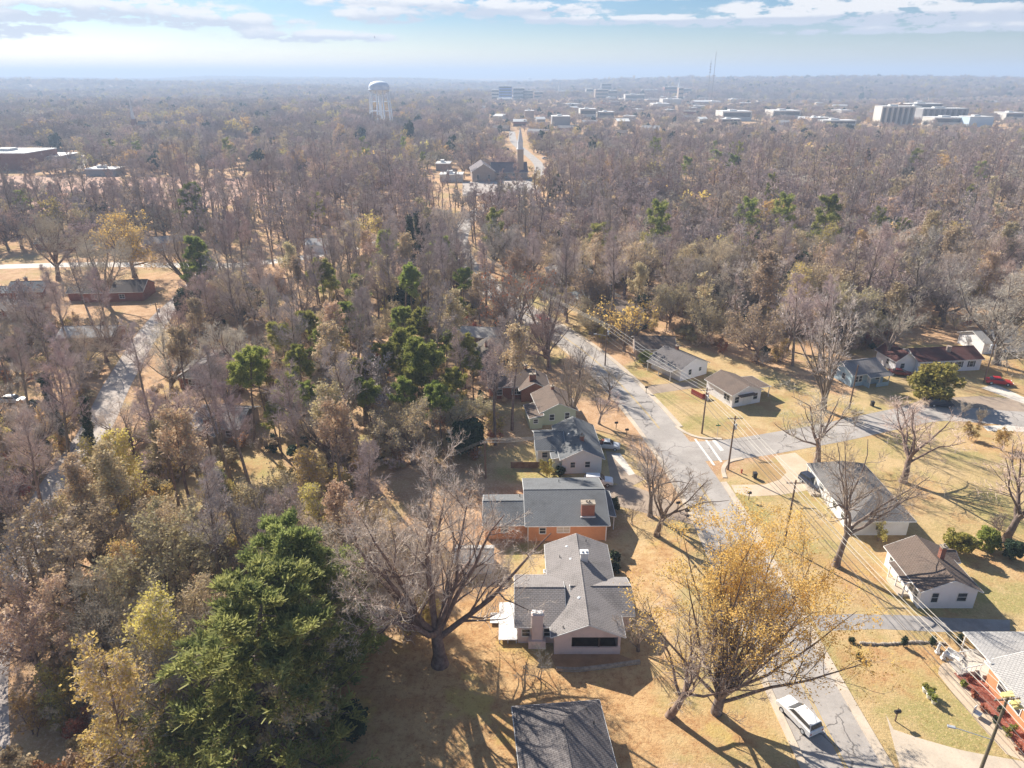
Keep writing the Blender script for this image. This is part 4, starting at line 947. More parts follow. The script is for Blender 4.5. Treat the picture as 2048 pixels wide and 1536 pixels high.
make('lawn_oak', oak, M_BARK, M_TWIG, None, 3, 31, H=13, q=.8, stems=6, bare=(18, 52), low=.3, tw=.013, trunk_r=.29)
make('hero_oak', oak, M_BARK, M_TWIG, None, 1, 44, H=20, spread=1.2, stems=13, q=1.0, tw=.015, trunk_r=.6, bare=(25, 80), low=.2)
make('tall', tall, M_BARK, M_TWIGM, None, 4, 51, H=22)
make('tall_tan', tall, M_BARK, M_TWIG, M_TAN, 2, 61, H=18, leaf=.3)
make('tall_olive', tall, M_BARK, M_TWIG, M_OLIVE, 3, 65, H=14, leaf=.42, t0=.2, limb=.32, lsize=(.12, .26))
make('golden', vase, M_BARK, M_TWIG, M_GOLD, 1, 71, H=22, stems=30, leaf=.72, tw=.011, lf=8, tr=.021, lsize=(.08, .16), ang=(5, 34), q=.8)
make('golden_small', vase, M_BARK, M_TWIG, M_GOLD, 1, 73, H=9, stems=9, leaf=.9, q=.8)
make('vase', vase, M_BARK, M_TWIG, None, 2, 75, H=11, stems=9, leaf=0, q=.8)
make('small', small, M_BARKL, M_TWIG, None, 2, 81, H=6)
make('shrub_bare', small, M_BARK, M_TWIG, None, 2, 83, H=3.2, tw=.012)
make('shrub_tan', small, M_BARK, M_TWIG, M_TAN, 2, 85, H=4.5, leaf=.5)
make('shrub_olive', small, M_BARK, M_TWIG, M_OLIVE, 2, 87, H=5, leaf=.6)
make('pine', pine, M_BARK, M_BARK, M_PINE, 3, 91, H=17)
make('pine_young', pine, M_BARK, M_BARK, M_PINE, 1, 96, H=10, t0=.25, K=34, limb=.22)
make('cedar', cedar, M_BARK, M_BARK, M_CEDAR, 2, 101)
make('cedar_dark', cedar, M_BARK, M_BARK, M_PINE, 1, 105, H=14, W=4.2, whorls=70, sub=8)
make('ivy', ivy, M_BARK, M_TWIGM, M_IVY, 2, 111)
make('holly', blob, M_BARK, M_BARK, M_HOLLY, 2, 121, H=8, W=6.5)
make('bush', blob, M_BARK, M_BARK, M_BUSH, 2, 131, H=4, W=4.5, n=5000, size=(.14, .28), clump=45, low=.0)
make('shrub_dark', blob, M_BARK, M_BARK, M_HOLLY, 1, 135, H=1.6, W=1.8, n=1200, size=(.1, .2), clump=24, low=.0)
make('cypress', blob, M_BARK, M_BARK, M_HOLLY, 1, 137, H=1.9, W=.7, n=700, size=(.08, .16), clump=26, low=.0)
KIND_NAME = dict(pine='pine_tree', pine_young='pine_tree', cedar='cedar_tree', cedar_dark='cedar_tree', holly='holly_tree', bush='shrub', shrub_dark='shrub', cypress='shrub',
                 shrub_bare='shrub', shrub_tan='shrub', shrub_olive='shrub')
PROTO = {}
RNG = random.Random(3)
N_TREES = [0]
def tree(kind, x, y, scale=1.0, rz=None, label=None, group=None, var=None, lean=None, sz=None):
    v = RNG.randrange(len(TREES[kind])) if var is None else var % len(TREES[kind])
    rz = RNG.uniform(0, 6.28) if rz is None else rz
    nm = KIND_NAME.get(kind, 'deciduous_tree')
    cat = 'shrub' if nm == 'shrub' else 'tree'
    if (kind, v) not in PROTO:
        o = empty(nm)
        for part, m in zip(('trunk', 'crown'), TREES[kind][v]):
            if nm == 'shrub': part = {'trunk': 'stems', 'crown': 'foliage'}[part]
            c = bpy.data.objects.new(part, m); COL.objects.link(c); c.parent = o
        PROTO[(kind, v)] = o
    else: o = copy_tree(PROTO[(kind, v)])
    o.location = (x, y, float(terrain(x, y))); o.rotation_euler = (lean[0] if lean else 0, lean[1] if lean else 0, rz)
    o.scale = (scale, scale, scale * (sz or 1))
    tag(o, label or 'tree', cat)
    if group: o['group'] = group
    elif 'group' in o: del o['group']
    N_TREES[0] += 1; TPOS.append((x, y, 1.6 * scale)); return o
TPOS = []
def tpx(kind, px, py, scale=1, label=None, top=None, wide=None, **k):
    p = at(px, py); h = None
    if top is not None:                                         # height and spread measured from the photograph
        v = (768 - top) / F_PX; c, s = math.cos(PITCH), math.sin(PITCH); h = CAM_H + p.y * (-s + v * c) / (c + v * s)
        var = k.setdefault('var', 0) % len(TREES[kind]); H0, W0 = DIM[(kind, var)]; scale = h / H0
        if wide: sx = wide / W0; k['sz'] = scale / sx; scale = sx
    return tree(kind, p.x, p.y, scale, label=label, **k)

# trees one can tell apart
tpx('hero_oak', 880, 1328, top=960, wide=21, label='huge bare oak with wide twisted limbs beside the pale pink house', rz=.4)
tpx('golden', 1432, 1425, top=1045, wide=19, label='big golden leaved tree with many upright stems overhanging the road', rz=1.0)
tpx('lawn_oak', 1340, 1432, top=1220, label='crooked bare tree at the front right corner of the pale pink house', rz=2, lean=(.12, -.2), var=1)
tpx('vase', 1276, 1302, .55, 'small bare many stemmed tree against the porch corner of the pale pink house', var=0)
tpx('small', 1078, 1352, .8, 'small bare tree in front of the porch of the pale pink house', rz=1, var=0)
p = at(468, 1200, 19.5); tree('cedar', p.x, p.y, 1.5, sz=.64, label='enormous dark green cedar filling the lower left foreground', rz=.5, var=0)
p = at(600, 1058, 19.5); tree('cedar', p.x, p.y, 1.15, sz=.83, label='second big cedar standing just behind the enormous front cedar', rz=2.5, var=1)
p = at(700, 1430, 3); tree('holly', p.x, p.y, .5, label='low dark evergreen between the front cedar and the charcoal outbuilding')
tpx('lawn_oak', 1300, 1032, top=890, label='bare roadside tree at the end of the shared driveway', var=0)
tpx('lawn_oak', 1314, 1072, top=905, wide=13, label='forked bare tree on the grass strip right of the brick house', var=2, rz=1.2)
tpx('small', 1262, 1050, .75, 'thin sapling beside the brick house lawn', var=1)
tpx('lawn_oak', 1634, 926, top=775, wide=15, label='dark bare tree on the corner lawn behind the hip roofed house', var=1, rz=4)
tpx('vase', 1646, 820, top=585, wide=17, label='very tall pale bare tree left of the light blue cottage', var=1)
tpx('lawn_oak', 1806, 964, top=795, wide=17, label='bare forked tree on the wide lawn behind the hip roofed house', var=2, rz=3)
tpx('lawn_oak', 1672, 1132, top=870, wide=17, label='bare tree with pale trunk in front of the hip roofed house', var=0, rz=2)
tpx('lawn_oak', 2012, 1082, top=880, wide=16, label='bare tree near the right edge above the leafy shrubs', var=1, rz=1)
tpx('oak', 1992, 728, top=540, wide=24, label='massive bare oak behind the ranch house at the right edge', var=2)
tpx('lawn_oak', 1772, 728, top=590, label='leaning bare tree between the blue cottage and the ranch house', var=0, lean=(.0, .1))
tpx('oak_rust', 1040, 690, top=530, wide=17, label='dark forked oak with a few rust leaves at the road bend', rz=.6)
tpx('vase', 1093, 716, top=560, label='pale slender bare tree beside the forked rust leaved oak', var=0)
tpx('vase', 1142, 842, top=680, wide=11, label='tall thin bare tree beside the pale green house', var=1, rz=3)
tpx('lawn_oak', 1198, 848, .62, 'small bare tree on the verge beside the pale green house', var=2)
tpx('lawn_oak', 1160, 760, .7, 'small bare verge tree across from the white sided house', var=0)
tpx('lawn_oak', 1218, 800, .6, 'low bare verge tree opposite the corner house', var=1)
tpx('bush', 1863, 798, top=728, wide=8.5, label='round yellow green bush beside the ranch house drive', var=0)
tpx('golden_small', 1248, 702, top=600, label='golden tree behind the street light pole')
tpx('oak_tan', 1180, 668, .7, 'low tan leaved tree by the far bend', var=0)
tpx('bush', 1915, 1108, .95, 'leafy shrub nearest the brown roofed house', var=1)
tpx('bush', 1968, 1100, .9, 'leafy shrub in the middle of the right shrub clump', var=0, rz=2)
tpx('holly', 2022, 1120, .42, 'dark leafy shrub under the right edge bare tree')
tpx('shrub_bare', 1985, 1072, 1.3, 'bare brushy shrub behind the right shrub clump')
tpx('shrub_olive', 1758, 1082, .55, 'scruffy shrub against the end wall of the hip roofed house')
tpx('shrub_bare', 1700, 1030, .6, 'twiggy shrub by the front wall of the hip roofed house')
tpx('holly', 938, 912, .95, 'dark green holly behind the cool white house', var=0)
tpx('shrub_olive', 1098, 955, .7, 'leafy shrub between the cool white house and the brick house')
tpx('shrub_dark', 1120, 950, 1.1, 'round dark shrub at the back corner of the brick house')
tpx('shrub_dark', 1226, 1018, 1.3, 'dark shrub beside the end wall of the brick house')
tpx('shrub_dark', 1228, 1122, 1.1, 'clipped shrub beside the pale pink house nearest the brick house')
tpx('shrub_dark', 1230, 1144, 1.0, 'clipped shrub beside the front entry of the pale pink house')
for px, py, s, lb in ((1703, 1284, .8, 'round white topped shrub at the roadside end of the stone edging'), (1718, 1317, .9, 'round clipped shrub at the lawn corner by the road')):
    tpx('shrub_dark', px, py, s * .6, lb)
for px, py, lb in ((1806, 1293, 'first narrow cypress along the stone edging, nearest the road'), (1863, 1292, 'middle narrow cypress along the stone edging'), (1916, 1288, 'narrow cypress beside the white porch post')):
    tpx('cypress', px, py, .9, lb)
tpx('bush', 1370, 742, .35, 'dark green shrub on the gable end of the white sided house')
tpx('bush', 1290, 728, .8, 'rounded evergreen shrub left of the white sided house')
for px, py, lb in ((1708, 850, 'bare shrub on the corner lawn by the dark bare tree'), (1893, 812, 'bare brush in front of the parking strip'), (1925, 835, 'twiggy brush right of the parking strip'), (1960, 850, 'bare bush beside the right driveway')):
    tpx('shrub_bare', px, py, 1.2, lb)
for px, py, s, lb in ((2000, 900, 1.2, 'olive shrub by the right driveway'), (1940, 880, 1.0, 'rust leaved shrub below the right driveway')):
    tpx('shrub_olive', px, py, s * .7, lb)
# pines of the middle grove
for i, (px, py, z, s) in enumerate(((690, 622, 15, .9), (860, 715, 15, 1.0), (888, 660, 13, .8), (590, 700, 14, .85), (512, 705, 13, .75), (565, 745, 12, .8), (722, 715, 12, .8), (945, 705, 11, .8), (800, 760, 12, .85), (905, 740, 12, .85), (835, 735, 13, .9), (640, 668, 14, .9), (770, 700, 13, .9), (740, 770, 12, .9), (930, 680, 13, .9), (610, 760, 12, .8), (548, 800, 11, .8), (880, 780, 12, .9))):
    p = at(px, py, z); tree('pine', p.x, p.y, s * z / 14.2, label='green topped pine in the middle grove', group='pines of the middle grove')
tpx('pine_young', 450, 1000, .55, 'small bright green pine in the thicket above the front cedars')
tpx('cedar_dark', 415, 600, 1.35, 'tall shaggy cedar between the lane and the middle grove')
tpx('cedar_dark', 392, 470, 1.5, 'pale green conical pine rising beyond the left cross road')
tpx('holly', 386, 652, 1.25, 'glossy dark magnolia beside the lane', var=0)
tpx('holly', 510, 640, 1.2, 'glossy dark magnolia in shade of the tall cedar', var=1)
for px, py, s, lb in ((828, 545, .95, 'left ivy clad tree in the middle wood'), (850, 552, 1.05, 'tallest ivy clad dark tree in the middle wood'), (910, 560, .55, 'short ivy clad trunk by the far road'), (866, 545, .85, 'right ivy clad tree in the middle wood')):
    tpx('ivy', px, py, s, lb)
for px, py, s, lb in ((130, 890, .7, 'ivy clad bare tree beside the lane'), (190, 915, .6, 'second ivy clad bare tree beside the lane')):
    tpx('ivy', px, py, s, lb)
for px, py, k, tp_, lb in ((270, 555, 'oak_orange', 425, 'orange tinted oak by the left cross road'), (85, 690, 'oak', 600, 'spreading bare oak at the left in front of the low tan roofed house'),
                         (215, 612, 'oak', 470, 'bare oak in front of the dark roofed house by the cross road'), (385, 590, 'oak', 455, 'leaning dark oak over the lane corner'),
                         (118, 560, 'oak', 430, 'bare oak between the dark roofed and slate roofed houses'), (450, 900, 'tall', 690, 'tall dark trunked tree in front of the pale tan shingled house'),
                         (300, 850, 'tall', 640, 'tall bare tree between the lane and the pale tan shingled house'), (40, 480, 'tall', 330, 'dark forked tall tree at the left edge before the bare field')):
    tpx(k, px, py, top=tp_, label=lb)
for k_, px, py, tp_, lb in (('oak', 905, 600, 500, 'bare oak leaning over the far left verge of the main road'), ('oak', 985, 545, 440, 'bare oak beside the wires where the road bends away'), ('oak', 890, 512, 405, 'bare oak at the far bend of the main road'), ('vase', 1062, 560, 470, 'pale bare tree opposite the far road bend'), ('oak_tan', 1105, 545, 470, 'tan tinted tree behind the light blue car'), ('oak', 1010, 640, 545, 'low spreading bare oak on the left verge below the bend')):
    tpx(k_, px, py, top=tp_, label=lb)
for i in range(26):
    px = 75 + i * 22 + RNG.uniform(-9, 9); py = RNG.uniform(425, 485)
    tpx('tall', px, py, top=py - RNG.uniform(105, 145), var=i % 4, label='tall bare trunk in the row before the reddish field', group='tall trees before the reddish field')

# the woods: trees scattered by area, kept off roofs, roads and lawns
OPEN = LAWNS[:2] + STRAW + [gp(p) for p in ([(740, 950), (1010, 930), (1030, 1180), (760, 1260)], [(860, 1260), (1000, 1060), (1080, 1080), (1090, 1536), (760, 1536), (760, 1420)], [(930, 362), (1050, 355), (1100, 362), (1080, 392), (930, 394)],
        [(-150, 348), (640, 356), (600, 400), (300, 416), (-150, 440)], [(60, 298), (190, 310), (165, 340), (60, 340)], [(1230, 690), (1300, 660), (1400, 700), (1300, 800)], [(1000, 640), (1110, 640), (1130, 700), (1050, 720)], [(-100, 505), (440, 505), (420, 590), (330, 640), (-100, 665)], [(300, 560), (430, 560), (400, 620), (300, 800), (200, 960), (180, 800)],
        [(1770, 690), (1800, 660), (2060, 650), (2060, 720)])]
ROADS = [(MAIN, 5.5), (SIDE, 6.0), (LANE, 3.2), (CROSS, 4.0)]
def free(x, y, m=1.6):
    ok = np.ones(len(x), bool)
    for p in OPEN: ok &= ~inside(p, x, y)
    for l, wd in ROADS: ok &= seg_dist(l, x, y) > wd
    for f in FOOT:
        c = np.mean(f, 0); rad = max(np.hypot(q[0] - c[0], q[1] - c[1]) for q in f) + m
        near = np.hypot(x - c[0], y - c[1]) < rad
        if near.any():
            e = [(c[0] + (q[0] - c[0]) * (1 + 2 * m / rad), c[1] + (q[1] - c[1]) * (1 + 2 * m / rad)) for q in f]
            ok &= ~inside(e, x, y)
    return ok
W_GROVE = gp([(480, 900), (560, 700), (700, 560), (960, 560), (980, 700), (1040, 860), (900, 960), (620, 960)])
W_FRONT = gp([(-400, 1100), (120, 880), (320, 1020), (620, 960), (960, 950), (1000, 1100), (850, 1280), (740, 1600), (-400, 1700)])
W_LANE = gp([(-500, 1100), (-400, 600), (420, 560), (520, 900), (330, 1000), (120, 900)])
W_RIGHT = gp([(1120, 740), (1200, 420), (2500, 420), (2500, 760), (1800, 690), (1500, 740), (1300, 680)])
REG = [('front', W_FRONT, dict(tall_olive=.24, tall=.3, oak_tan=.12, oak=.12, small=.06, tall_tan=.16)),
       ('grove', W_GROVE, dict(tall=.36, oak=.1, tall_tan=.16, oak_tan=.06, pine=.26, small=.06)),
       ('lane', W_LANE, dict(tall=.34, oak=.42, oak_tan=.14, tall_tan=.1)),
       ('right', W_RIGHT, dict(oak=.36, oak_tan=.3, tall=.14, tall_tan=.12, holly=.03, tall_olive=.05)),
       ('mid', None, dict(tall=.5, oak=.3, oak_tan=.08, tall_tan=.1, holly=.02))]
DESC = dict(tall='tall slender bare tree', oak='spreading bare grey brown tree', oak_tan='spreading tree with a few tan leaves', tall_tan='tall tree with thin tan leaves', tall_olive='tree with olive yellow leaves',
            small='small many stemmed bare tree', pine='green topped pine', holly='dark evergreen tree')
PLACE = dict(front='in the thicket around the big front cedars', grove='in the middle grove left of the main road', lane='along the left lane and its houses', right='in the right wood behind the roadside houses', mid='in the middle wood beyond the grove')
rs = np.random.RandomState(77)
cand_x = rs.uniform(-190, 175, 26000); cand_y = 45 + 190 * rs.rand(26000) ** .8
vis = (np.abs(cand_x) < .74 * cand_y + 14) & free(cand_x, cand_y)
cand = np.stack([cand_x, cand_y], 1)[vis]
placed = []
tp = list(TPOS)
for x, y in cand:
    if N_TREES[0] > 400: break
    reg = next((r for r in REG if r[1] is None or inside(r[1], np.array([x]), np.array([y]))[0]))
    sp = {'front': 5.2, 'grove': 5.9, 'lane': 8.5, 'right': 8.0, 'mid': 8.0}[reg[0]]
    if any((x - a) ** 2 + (y - b) ** 2 < (sp * .5 + c) ** 2 for a, b, c in tp): continue
    if reg[0] == 'mid' and y < 150 and x > -20: continue
    tp.append((x, y, sp * .5))
    kk = list(reg[2]); k = kk[min(len(kk) - 1, int(np.searchsorted(np.cumsum([reg[2][q] for q in kk]), rs.rand())))]
    s = rs.uniform(.75, 1.1) * dict(front=.98, lane=.92, right=1.18).get(reg[0], 1.0)
    if k in ('pine',): s *= .98
    if k == 'holly': s *= .8
    tree(k, x, y, s, label=DESC[k] + ' ' + PLACE[reg[0]], group=DESC[k] + 's ' + PLACE[reg[0]])
# fallen leaves lie under the lawn trees: add them to the ground's leaf litter value
gm = bpy.data.objects['ground'].data; lv = gm.attributes['leaves'].data; buf = np.zeros(len(lv), np.float32); lv.foreach_get('value', buf)
for a, b, c in TPOS[:60]:
    if inside(LAWNS[0], np.array([a]), np.array([b]))[0] or inside(LAWNS[1], np.array([a]), np.array([b]))[0]:
        dd = np.hypot(GX.ravel() - a - 1.5, GY.ravel() - b + 2) / 9.0; buf = np.maximum(buf, .62 * np.clip(1.15 - dd, 0, 1)).astype(np.float32)
lv.foreach_set('value', buf)
NEAR = np.array([(a, b) for a, b, c in tp])

# woods and brush beyond what can be counted: one object each, instances of simpler trees on points
def scatter(name, label, pts, sc, variants, kinds_idx, cat):
    src = bpy.data.collections.new(name + '_sources')
    for i, m in enumerate(variants):
        o = bpy.data.objects.new('%02d' % i, m); src.objects.link(o)
    me = bpy.data.meshes.new(name); n = len(pts); me.vertices.add(n); me.vertices.foreach_set('co', np.asarray(pts, np.float32).ravel())
    a = me.attributes.new('size', 'FLOAT_VECTOR', 'POINT'); wd = np.asarray(sc) * rs.uniform(.85, 1.3, n); a.data.foreach_set('vector', np.stack([wd, wd * rs.uniform(.9, 1.1, n), np.asarray(sc) * rs.uniform(.75, 1.2, n)], 1).astype(np.float32).ravel())
    b = me.attributes.new('variant', 'INT', 'POINT'); b.data.foreach_set('value', np.asarray(kinds_idx, np.int32))
    c = me.attributes.new('turn', 'FLOAT', 'POINT'); c.data.foreach_set('value', rs.uniform(0, 6.28, n).astype(np.float32))
    o = bpy.data.objects.new(name, me); COL.objects.link(o); tag(o, label, cat, kind='stuff')
    ng = bpy.data.node_groups.new(name, 'GeometryNodeTree'); ng.is_modifier = True
    ng.interface.new_socket('Geometry', in_out='INPUT', socket_type='NodeSocketGeometry'); ng.interface.new_socket('Geometry', in_out='OUTPUT', socket_type='NodeSocketGeometry')
    N = ng.nodes; gi = N.new('NodeGroupInput'); go = N.new('NodeGroupOutput'); ins = N.new('GeometryNodeInstanceOnPoints'); ci = N.new('GeometryNodeCollectionInfo')
    ci.inputs['Collection'].default_value = src; ci.inputs['Separate Children'].default_value = True; ci.inputs['Reset Children'].default_value = True
    ins.inputs['Pick Instance'].default_value = True
    def attr(nm, typ):
        q = N.new('GeometryNodeInputNamedAttribute'); q.data_type = typ; q.inputs['Name'].default_value = nm; return q.outputs['Attribute']
    ng.links.new(gi.outputs[0], ins.inputs['Points']); ng.links.new(ci.outputs[0], ins.inputs['Instance']); ng.links.new(attr('variant', 'INT'), ins.inputs['Instance Index'])
    cx = N.new('ShaderNodeCombineXYZ'); ng.links.new(attr('turn', 'FLOAT'), cx.inputs[2]); ng.links.new(cx.outputs[0], ins.inputs['Rotation'])
    ng.links.new(attr('size', 'FLOAT_VECTOR'), ins.inputs['Scale']); ng.links.new(ins.outputs[0], go.inputs[0])
    o.modifiers.new('instances', 'NODES').node_group = ng
    return o
def lod(builder, seed, bark, twig, leafm, **kw):
    T, n = builder(seed, **kw); return T.meshes(bark, twig, leafm, joined=True)
FARV = [lod(tall, 201, M_BARK, M_TWIGM, None, H=18, q=.62, tw=.055), lod(tall, 202, M_BARK, M_TWIGM, None, H=20, q=.62, tw=.055, t0=.35), lod(tall, 203, M_BARK, M_TWIG, None, H=19, q=.62, tw=.055, t0=.3, limb=.24),
        lod(oak, 204, M_BARK, M_TWIG, None, H=12, q=.75, tw=.075), lod(oak, 205, M_BARK, M_TWIGM, None, H=13, q=.75, tw=.075), lod(oak, 206, M_BARK, M_TWIG, M_TAN, H=12, q=.7, tw=.075, leaf=.2, lsize=(.25, .45)),
        lod(tall, 207, M_BARK, M_TWIG, M_TAN, H=16, q=.65, tw=.05, leaf=.3, lsize=(.25, .45), t0=.3, limb=.24), lod(oak, 208, M_BARK, M_TWIG, M_OLIVE, H=12, q=.6, tw=.05, leaf=.4, lsize=(.25, .5)),
        lod(pine, 209, M_BARK, M_BARK, M_PINE, H=18, t0=.4, tuft=8, puff=1.8, K=24), lod(blob, 210, M_BARK, M_BARK, M_HOLLY, H=11, W=8, n=3500, size=(.5, .9)),
        lod(vase, 211, M_BARK, M_TWIG, M_GOLD, H=12, stems=10, q=.55, tw=.05, leaf=.8, lsize=(.35, .6))]
def pick(x, y, n):
    """variant by place: mauve slender woods in the middle and right, mixed tans elsewhere"""
    far = y > 640
    t = vnoise(x / 110 + 13, y / 110 + 5); u = rs.rand(n)
    wooded = ((x < 60) & (y < 430) & (t > .3)) | ((x > 90) & (y > 290) & (y < 640) & (t > .25))
    a = np.searchsorted(np.cumsum([.28, .23, .18, .10, .08, .05, .05, .005, .012, .012, .0]), u)
    b = np.searchsorted(np.cumsum([.07, .05, .14, .21, .2, .14, .09, .04, .016, .025, .018]), u)
    c = np.array([3, 4, 5, 3, 4, 3, 4, 5, 3, 4, 9, 4, 3, 7, 3, 4])[rs.randint(0, 16, n)]
    return np.where(far, c, np.clip(np.where(wooded, a, b), 0, 10))
FAR_OPEN = []                                                    # filled by the town before the wood is scattered
def wood_points():
    X, Y, S = [], [], []
    for y0, y1, sp, sc in ((60, 330, 7.5, 1.05), (330, 700, 9.8, 1.25), (700, 1500, 15.0, 1.75), (1500, 3200, 20, 1.7), (3200, 7500, 38, 2.0)):
        ys = np.arange(y0, y1, sp); 
        for yy in ys:
            xm = .84 * yy + 60; xs = np.arange(-xm, xm, sp) + rs.uniform(0, sp)
            x = xs + rs.uniform(-.45, .45, len(xs)) * sp; y = yy + rs.uniform(-.45, .45, len(xs)) * sp
            X.append(x); Y.append(y); S.append(np.full(len(xs), sc))
    X, Y, S = np.concatenate(X), np.concatenate(Y), np.concatenate(S)
    ok = np.ones(len(X), bool)
    m = Y < 700
    okm = free(X[m], Y[m], 3.0); ok[np.where(m)[0]] = okm
    # keep off the individual trees
    n2 = np.where(ok & (Y < 330))[0]
    d = np.min((X[n2][:, None] - NEAR[None, :, 0]) ** 2 + (Y[n2][:, None] - NEAR[None, :, 1]) ** 2, 1)
    ok[n2[d < 5.2 ** 2]] = False
    ok &= ~((Y < 160) & (X > -20)) & ~((Y < 100)) & ~((X < -45) & (Y < 262) & (rs.rand(len(X)) < .6))
    for cx, cy, rx, ry in FAR_OPEN: ok &= ((X - cx) / rx) ** 2 + ((Y - cy) / ry) ** 2 > 1
    dens = vnoise(X / 140 + 31, Y / 140 + 17)
    ok &= ~((Y > 420) & ((dens < .06) | (vnoise(X / 38 + 3, Y / 38 + 9) < .1)))
    ok &= ~((Y > 240) & (Y < 420) & (dens < .1))
    X, Y, S = X[ok], Y[ok], S[ok]
    S = S * rs.uniform(.7, 1.12, len(X)) * np.where((Y > 480) & (Y < 2200), np.where((X > -60) & (Y > 700), .44, .85), 1.0)
    return X, Y, S

# ------------------------------------------------------------------ far buildings
def far_block(label, px0, px1, ptop, pbase, depth, wall, roof=None, cat='building', name='building', fins=0, bands=0, clear=True, extra=None):
    """flat roofed block; its size follows from where it stands"""
    a, b = at(px0, pbase), at(px1, pbase); w_ = b.x - a.x; d = a.y
    zc = d * math.cos(PITCH) + CAM_H * math.sin(PITCH)
    hgt = (pbase - ptop) * zc / F_PX / math.cos(PITCH) * 1.0
    z0 = float(terrain((a.x + b.x) / 2, d)); hgt = max(3.5, hgt - z0)
    o = empty(name, ((a.x + b.x) / 2, d, z0), 0, label, cat)
    MB().box(-w_ / 2, 0, -1, w_ / 2, depth, hgt).build('wall', wall, o)
    r = MB().box(-w_ / 2 - .3, -.3, hgt, w_ / 2 + .3, depth + .3, hgt + .6).box(-w_ * .2, depth * .3, hgt + .6, w_ * .05, depth * .6, hgt + 2.4).build('roof', roof or M_FLATW, o)
    for k in range(fins):
        x = -w_ / 2 + (k + .5) * w_ / fins
        MB().box(x - w_ / fins * .26, -.12, 1.5, x + w_ / fins * .26, .02, hgt - 1.2).build('window', M_GLASS, o)
        MB().box(x + w_ / fins * .36, -1.6, 0, x + w_ / fins * .6, -.02, hgt + .4).build('fin', wall, o)
    for k in range(bands):
        z = (k + .45) * hgt / bands
        MB().box(-w_ * .46, -.1, z, w_ * .46, .02, z + hgt / bands * .42).build('window', M_GLASS, o)
    if clear: FAR_OPEN.append(((a.x + b.x) / 2, d - 40, w_ / 2 + 8, 62)); FAR_OPEN.append(((a.x + b.x) / 2, d + depth / 2, w_ / 2 + 4, depth / 2 + 4))
    return o, hgt, w_
def spire(o, x, y, z, h, w_=4):
    b = MB().box(x - w_ / 2, y - w_ / 2, z - 8, x + w_ / 2, y + w_ / 2, z).build('tower', M_WHITE, o)
    MB().tube((x, y, z), (x, y, z + h), w_ * .55, .05, 8).build('spire', M_WHITE, b)
B = far_block
B('blue glass block with white stair towers on the downtown skyline', 998, 1024, 177, 200, 40, M_BLDB, bands=5)
B('white wing joined to the left of the blue glass block', 983, 998, 183, 200, 30, M_BLDW, bands=3)
B('low white hall right of the blue glass block', 1026, 1050, 180, 199, 40, M_BLDW, bands=3)
B('tan block beside the low white downtown hall', 1046, 1066, 184, 199, 30, M_BLDT, bands=3)
B('tan downtown block left of the white steeple', 1068, 1086, 186, 197, 25, M_BLDT, bands=2)
o, hg, ww = B('long white church hall with slim white steeple', 1115, 1152, 184, 193, 30, M_BLDW, bands=2); spire(o, -ww / 2 + 4, 5, hg + 8, 28, 5)
B('white shop row right of the steeple', 1172, 1186, 180, 193, 25, M_BLDW, bands=2)
B('pink tan block under the dark downtown tower', 1190, 1216, 182, 198, 25, M_BLDT, bands=3)
B('dark slab tower on the downtown skyline', 1202, 1222, 171, 190, 25, M_BLDD, bands=4)
B('tan low block right of the dark tower', 1216, 1234, 184, 198, 25, M_BLDT, bands=2)
B('white market hall below the downtown ridge', 1250, 1290, 191, 201, 30, M_BLDW, bands=1)
B('white roofed warehouse near the flag pole', 1284, 1315, 181, 190, 30, M_BLDW, bands=1)
o, hg, ww = B('red brick courthouse with small pointed towers', 1328, 1362, 177, 193, 30, M_RED, bands=3); spire(o, ww * .35, 5, hg + 6, 16, 5)
B('tall tan block beside the brick courthouse', 1356, 1366, 179, 198, 20, M_BLDT, bands=3)
B('grey twin topped block right of the courthouse', 1366, 1382, 180, 194, 20, M_BLDD, bands=3)
B('row of white roofed sheds below the courthouse', 1325, 1362, 200, 208, 40, M_BLDW)
B('white roofed sheds nearest the parked cars downtown', 1306, 1340, 209, 217, 40, M_BLDW)
B('white roofed store beside the radio masts', 1419, 1442, 204, 209, 40, M_BLDW)
B('low white shed on the slope right of the masts', 1462, 1476, 199, 203, 30, M_BLDW)
B('long pale warehouse with orange brick end', 1444, 1502, 226, 242, 40, M_BLDW, bands=1)
B('orange brick shop row beside the long pale warehouse', 1442, 1482, 240, 247, 25, M_BLDT, bands=1)
B('white topped long building left of the office complex', 1545, 1600, 224, 237, 40, M_BLDW, bands=1)
B('tan gym block left of the office complex', 1622, 1644, 238, 250, 25, M_BLDT)
B('low tan wing joining the gym block', 1644, 1712, 243, 252, 25, M_BLDW, bands=1)
B('ribbed white and tan office block with tall fins', 1758, 1822, 219, 252, 22, M_BLDW, fins=6)
B('tan tower of the office complex', 1792, 1814, 213, 238, 20, M_BLDT, roof=M_BLDT)
B('long flat roofed building behind the ribbed office block', 1814, 1880, 212, 236, 30, M_BLDD, bands=2)
B('tan stair block right of the ribbed office block', 1822, 1838, 217, 240, 20, M_BLDT)
B('grey columned wing of the office complex', 1842, 1930, 221, 242, 25, M_BLDD, fins=8)
B('long low white roofed annex in front of the office complex', 1866, 1936, 238, 252, 30, M_BLDW, bands=1)
B('light blue metal shed at the end of the office complex', 1936, 1984, 237, 254, 25, mat('light blue cladding', (.5, .62, .72), (.55, .66, .75), .05, rough=.6))
B('pale roofed gym near the right horizon', 2010, 2046, 228, 240, 30, M_BLDW, bands=1)
B('white church-like house far right below the horizon', 1780, 1796, 176, 183, 15, M_BLDW)
B('white flat store far right near the horizon', 1642, 1672, 177, 183, 30, M_BLDW)
B('white roofed store right of the water tower', 1104, 1140, 236, 252, 30, M_BLDD)
B('white roofed hall on the rise behind the church road', 1160, 1192, 221, 236, 30, M_BLDW, bands=1)
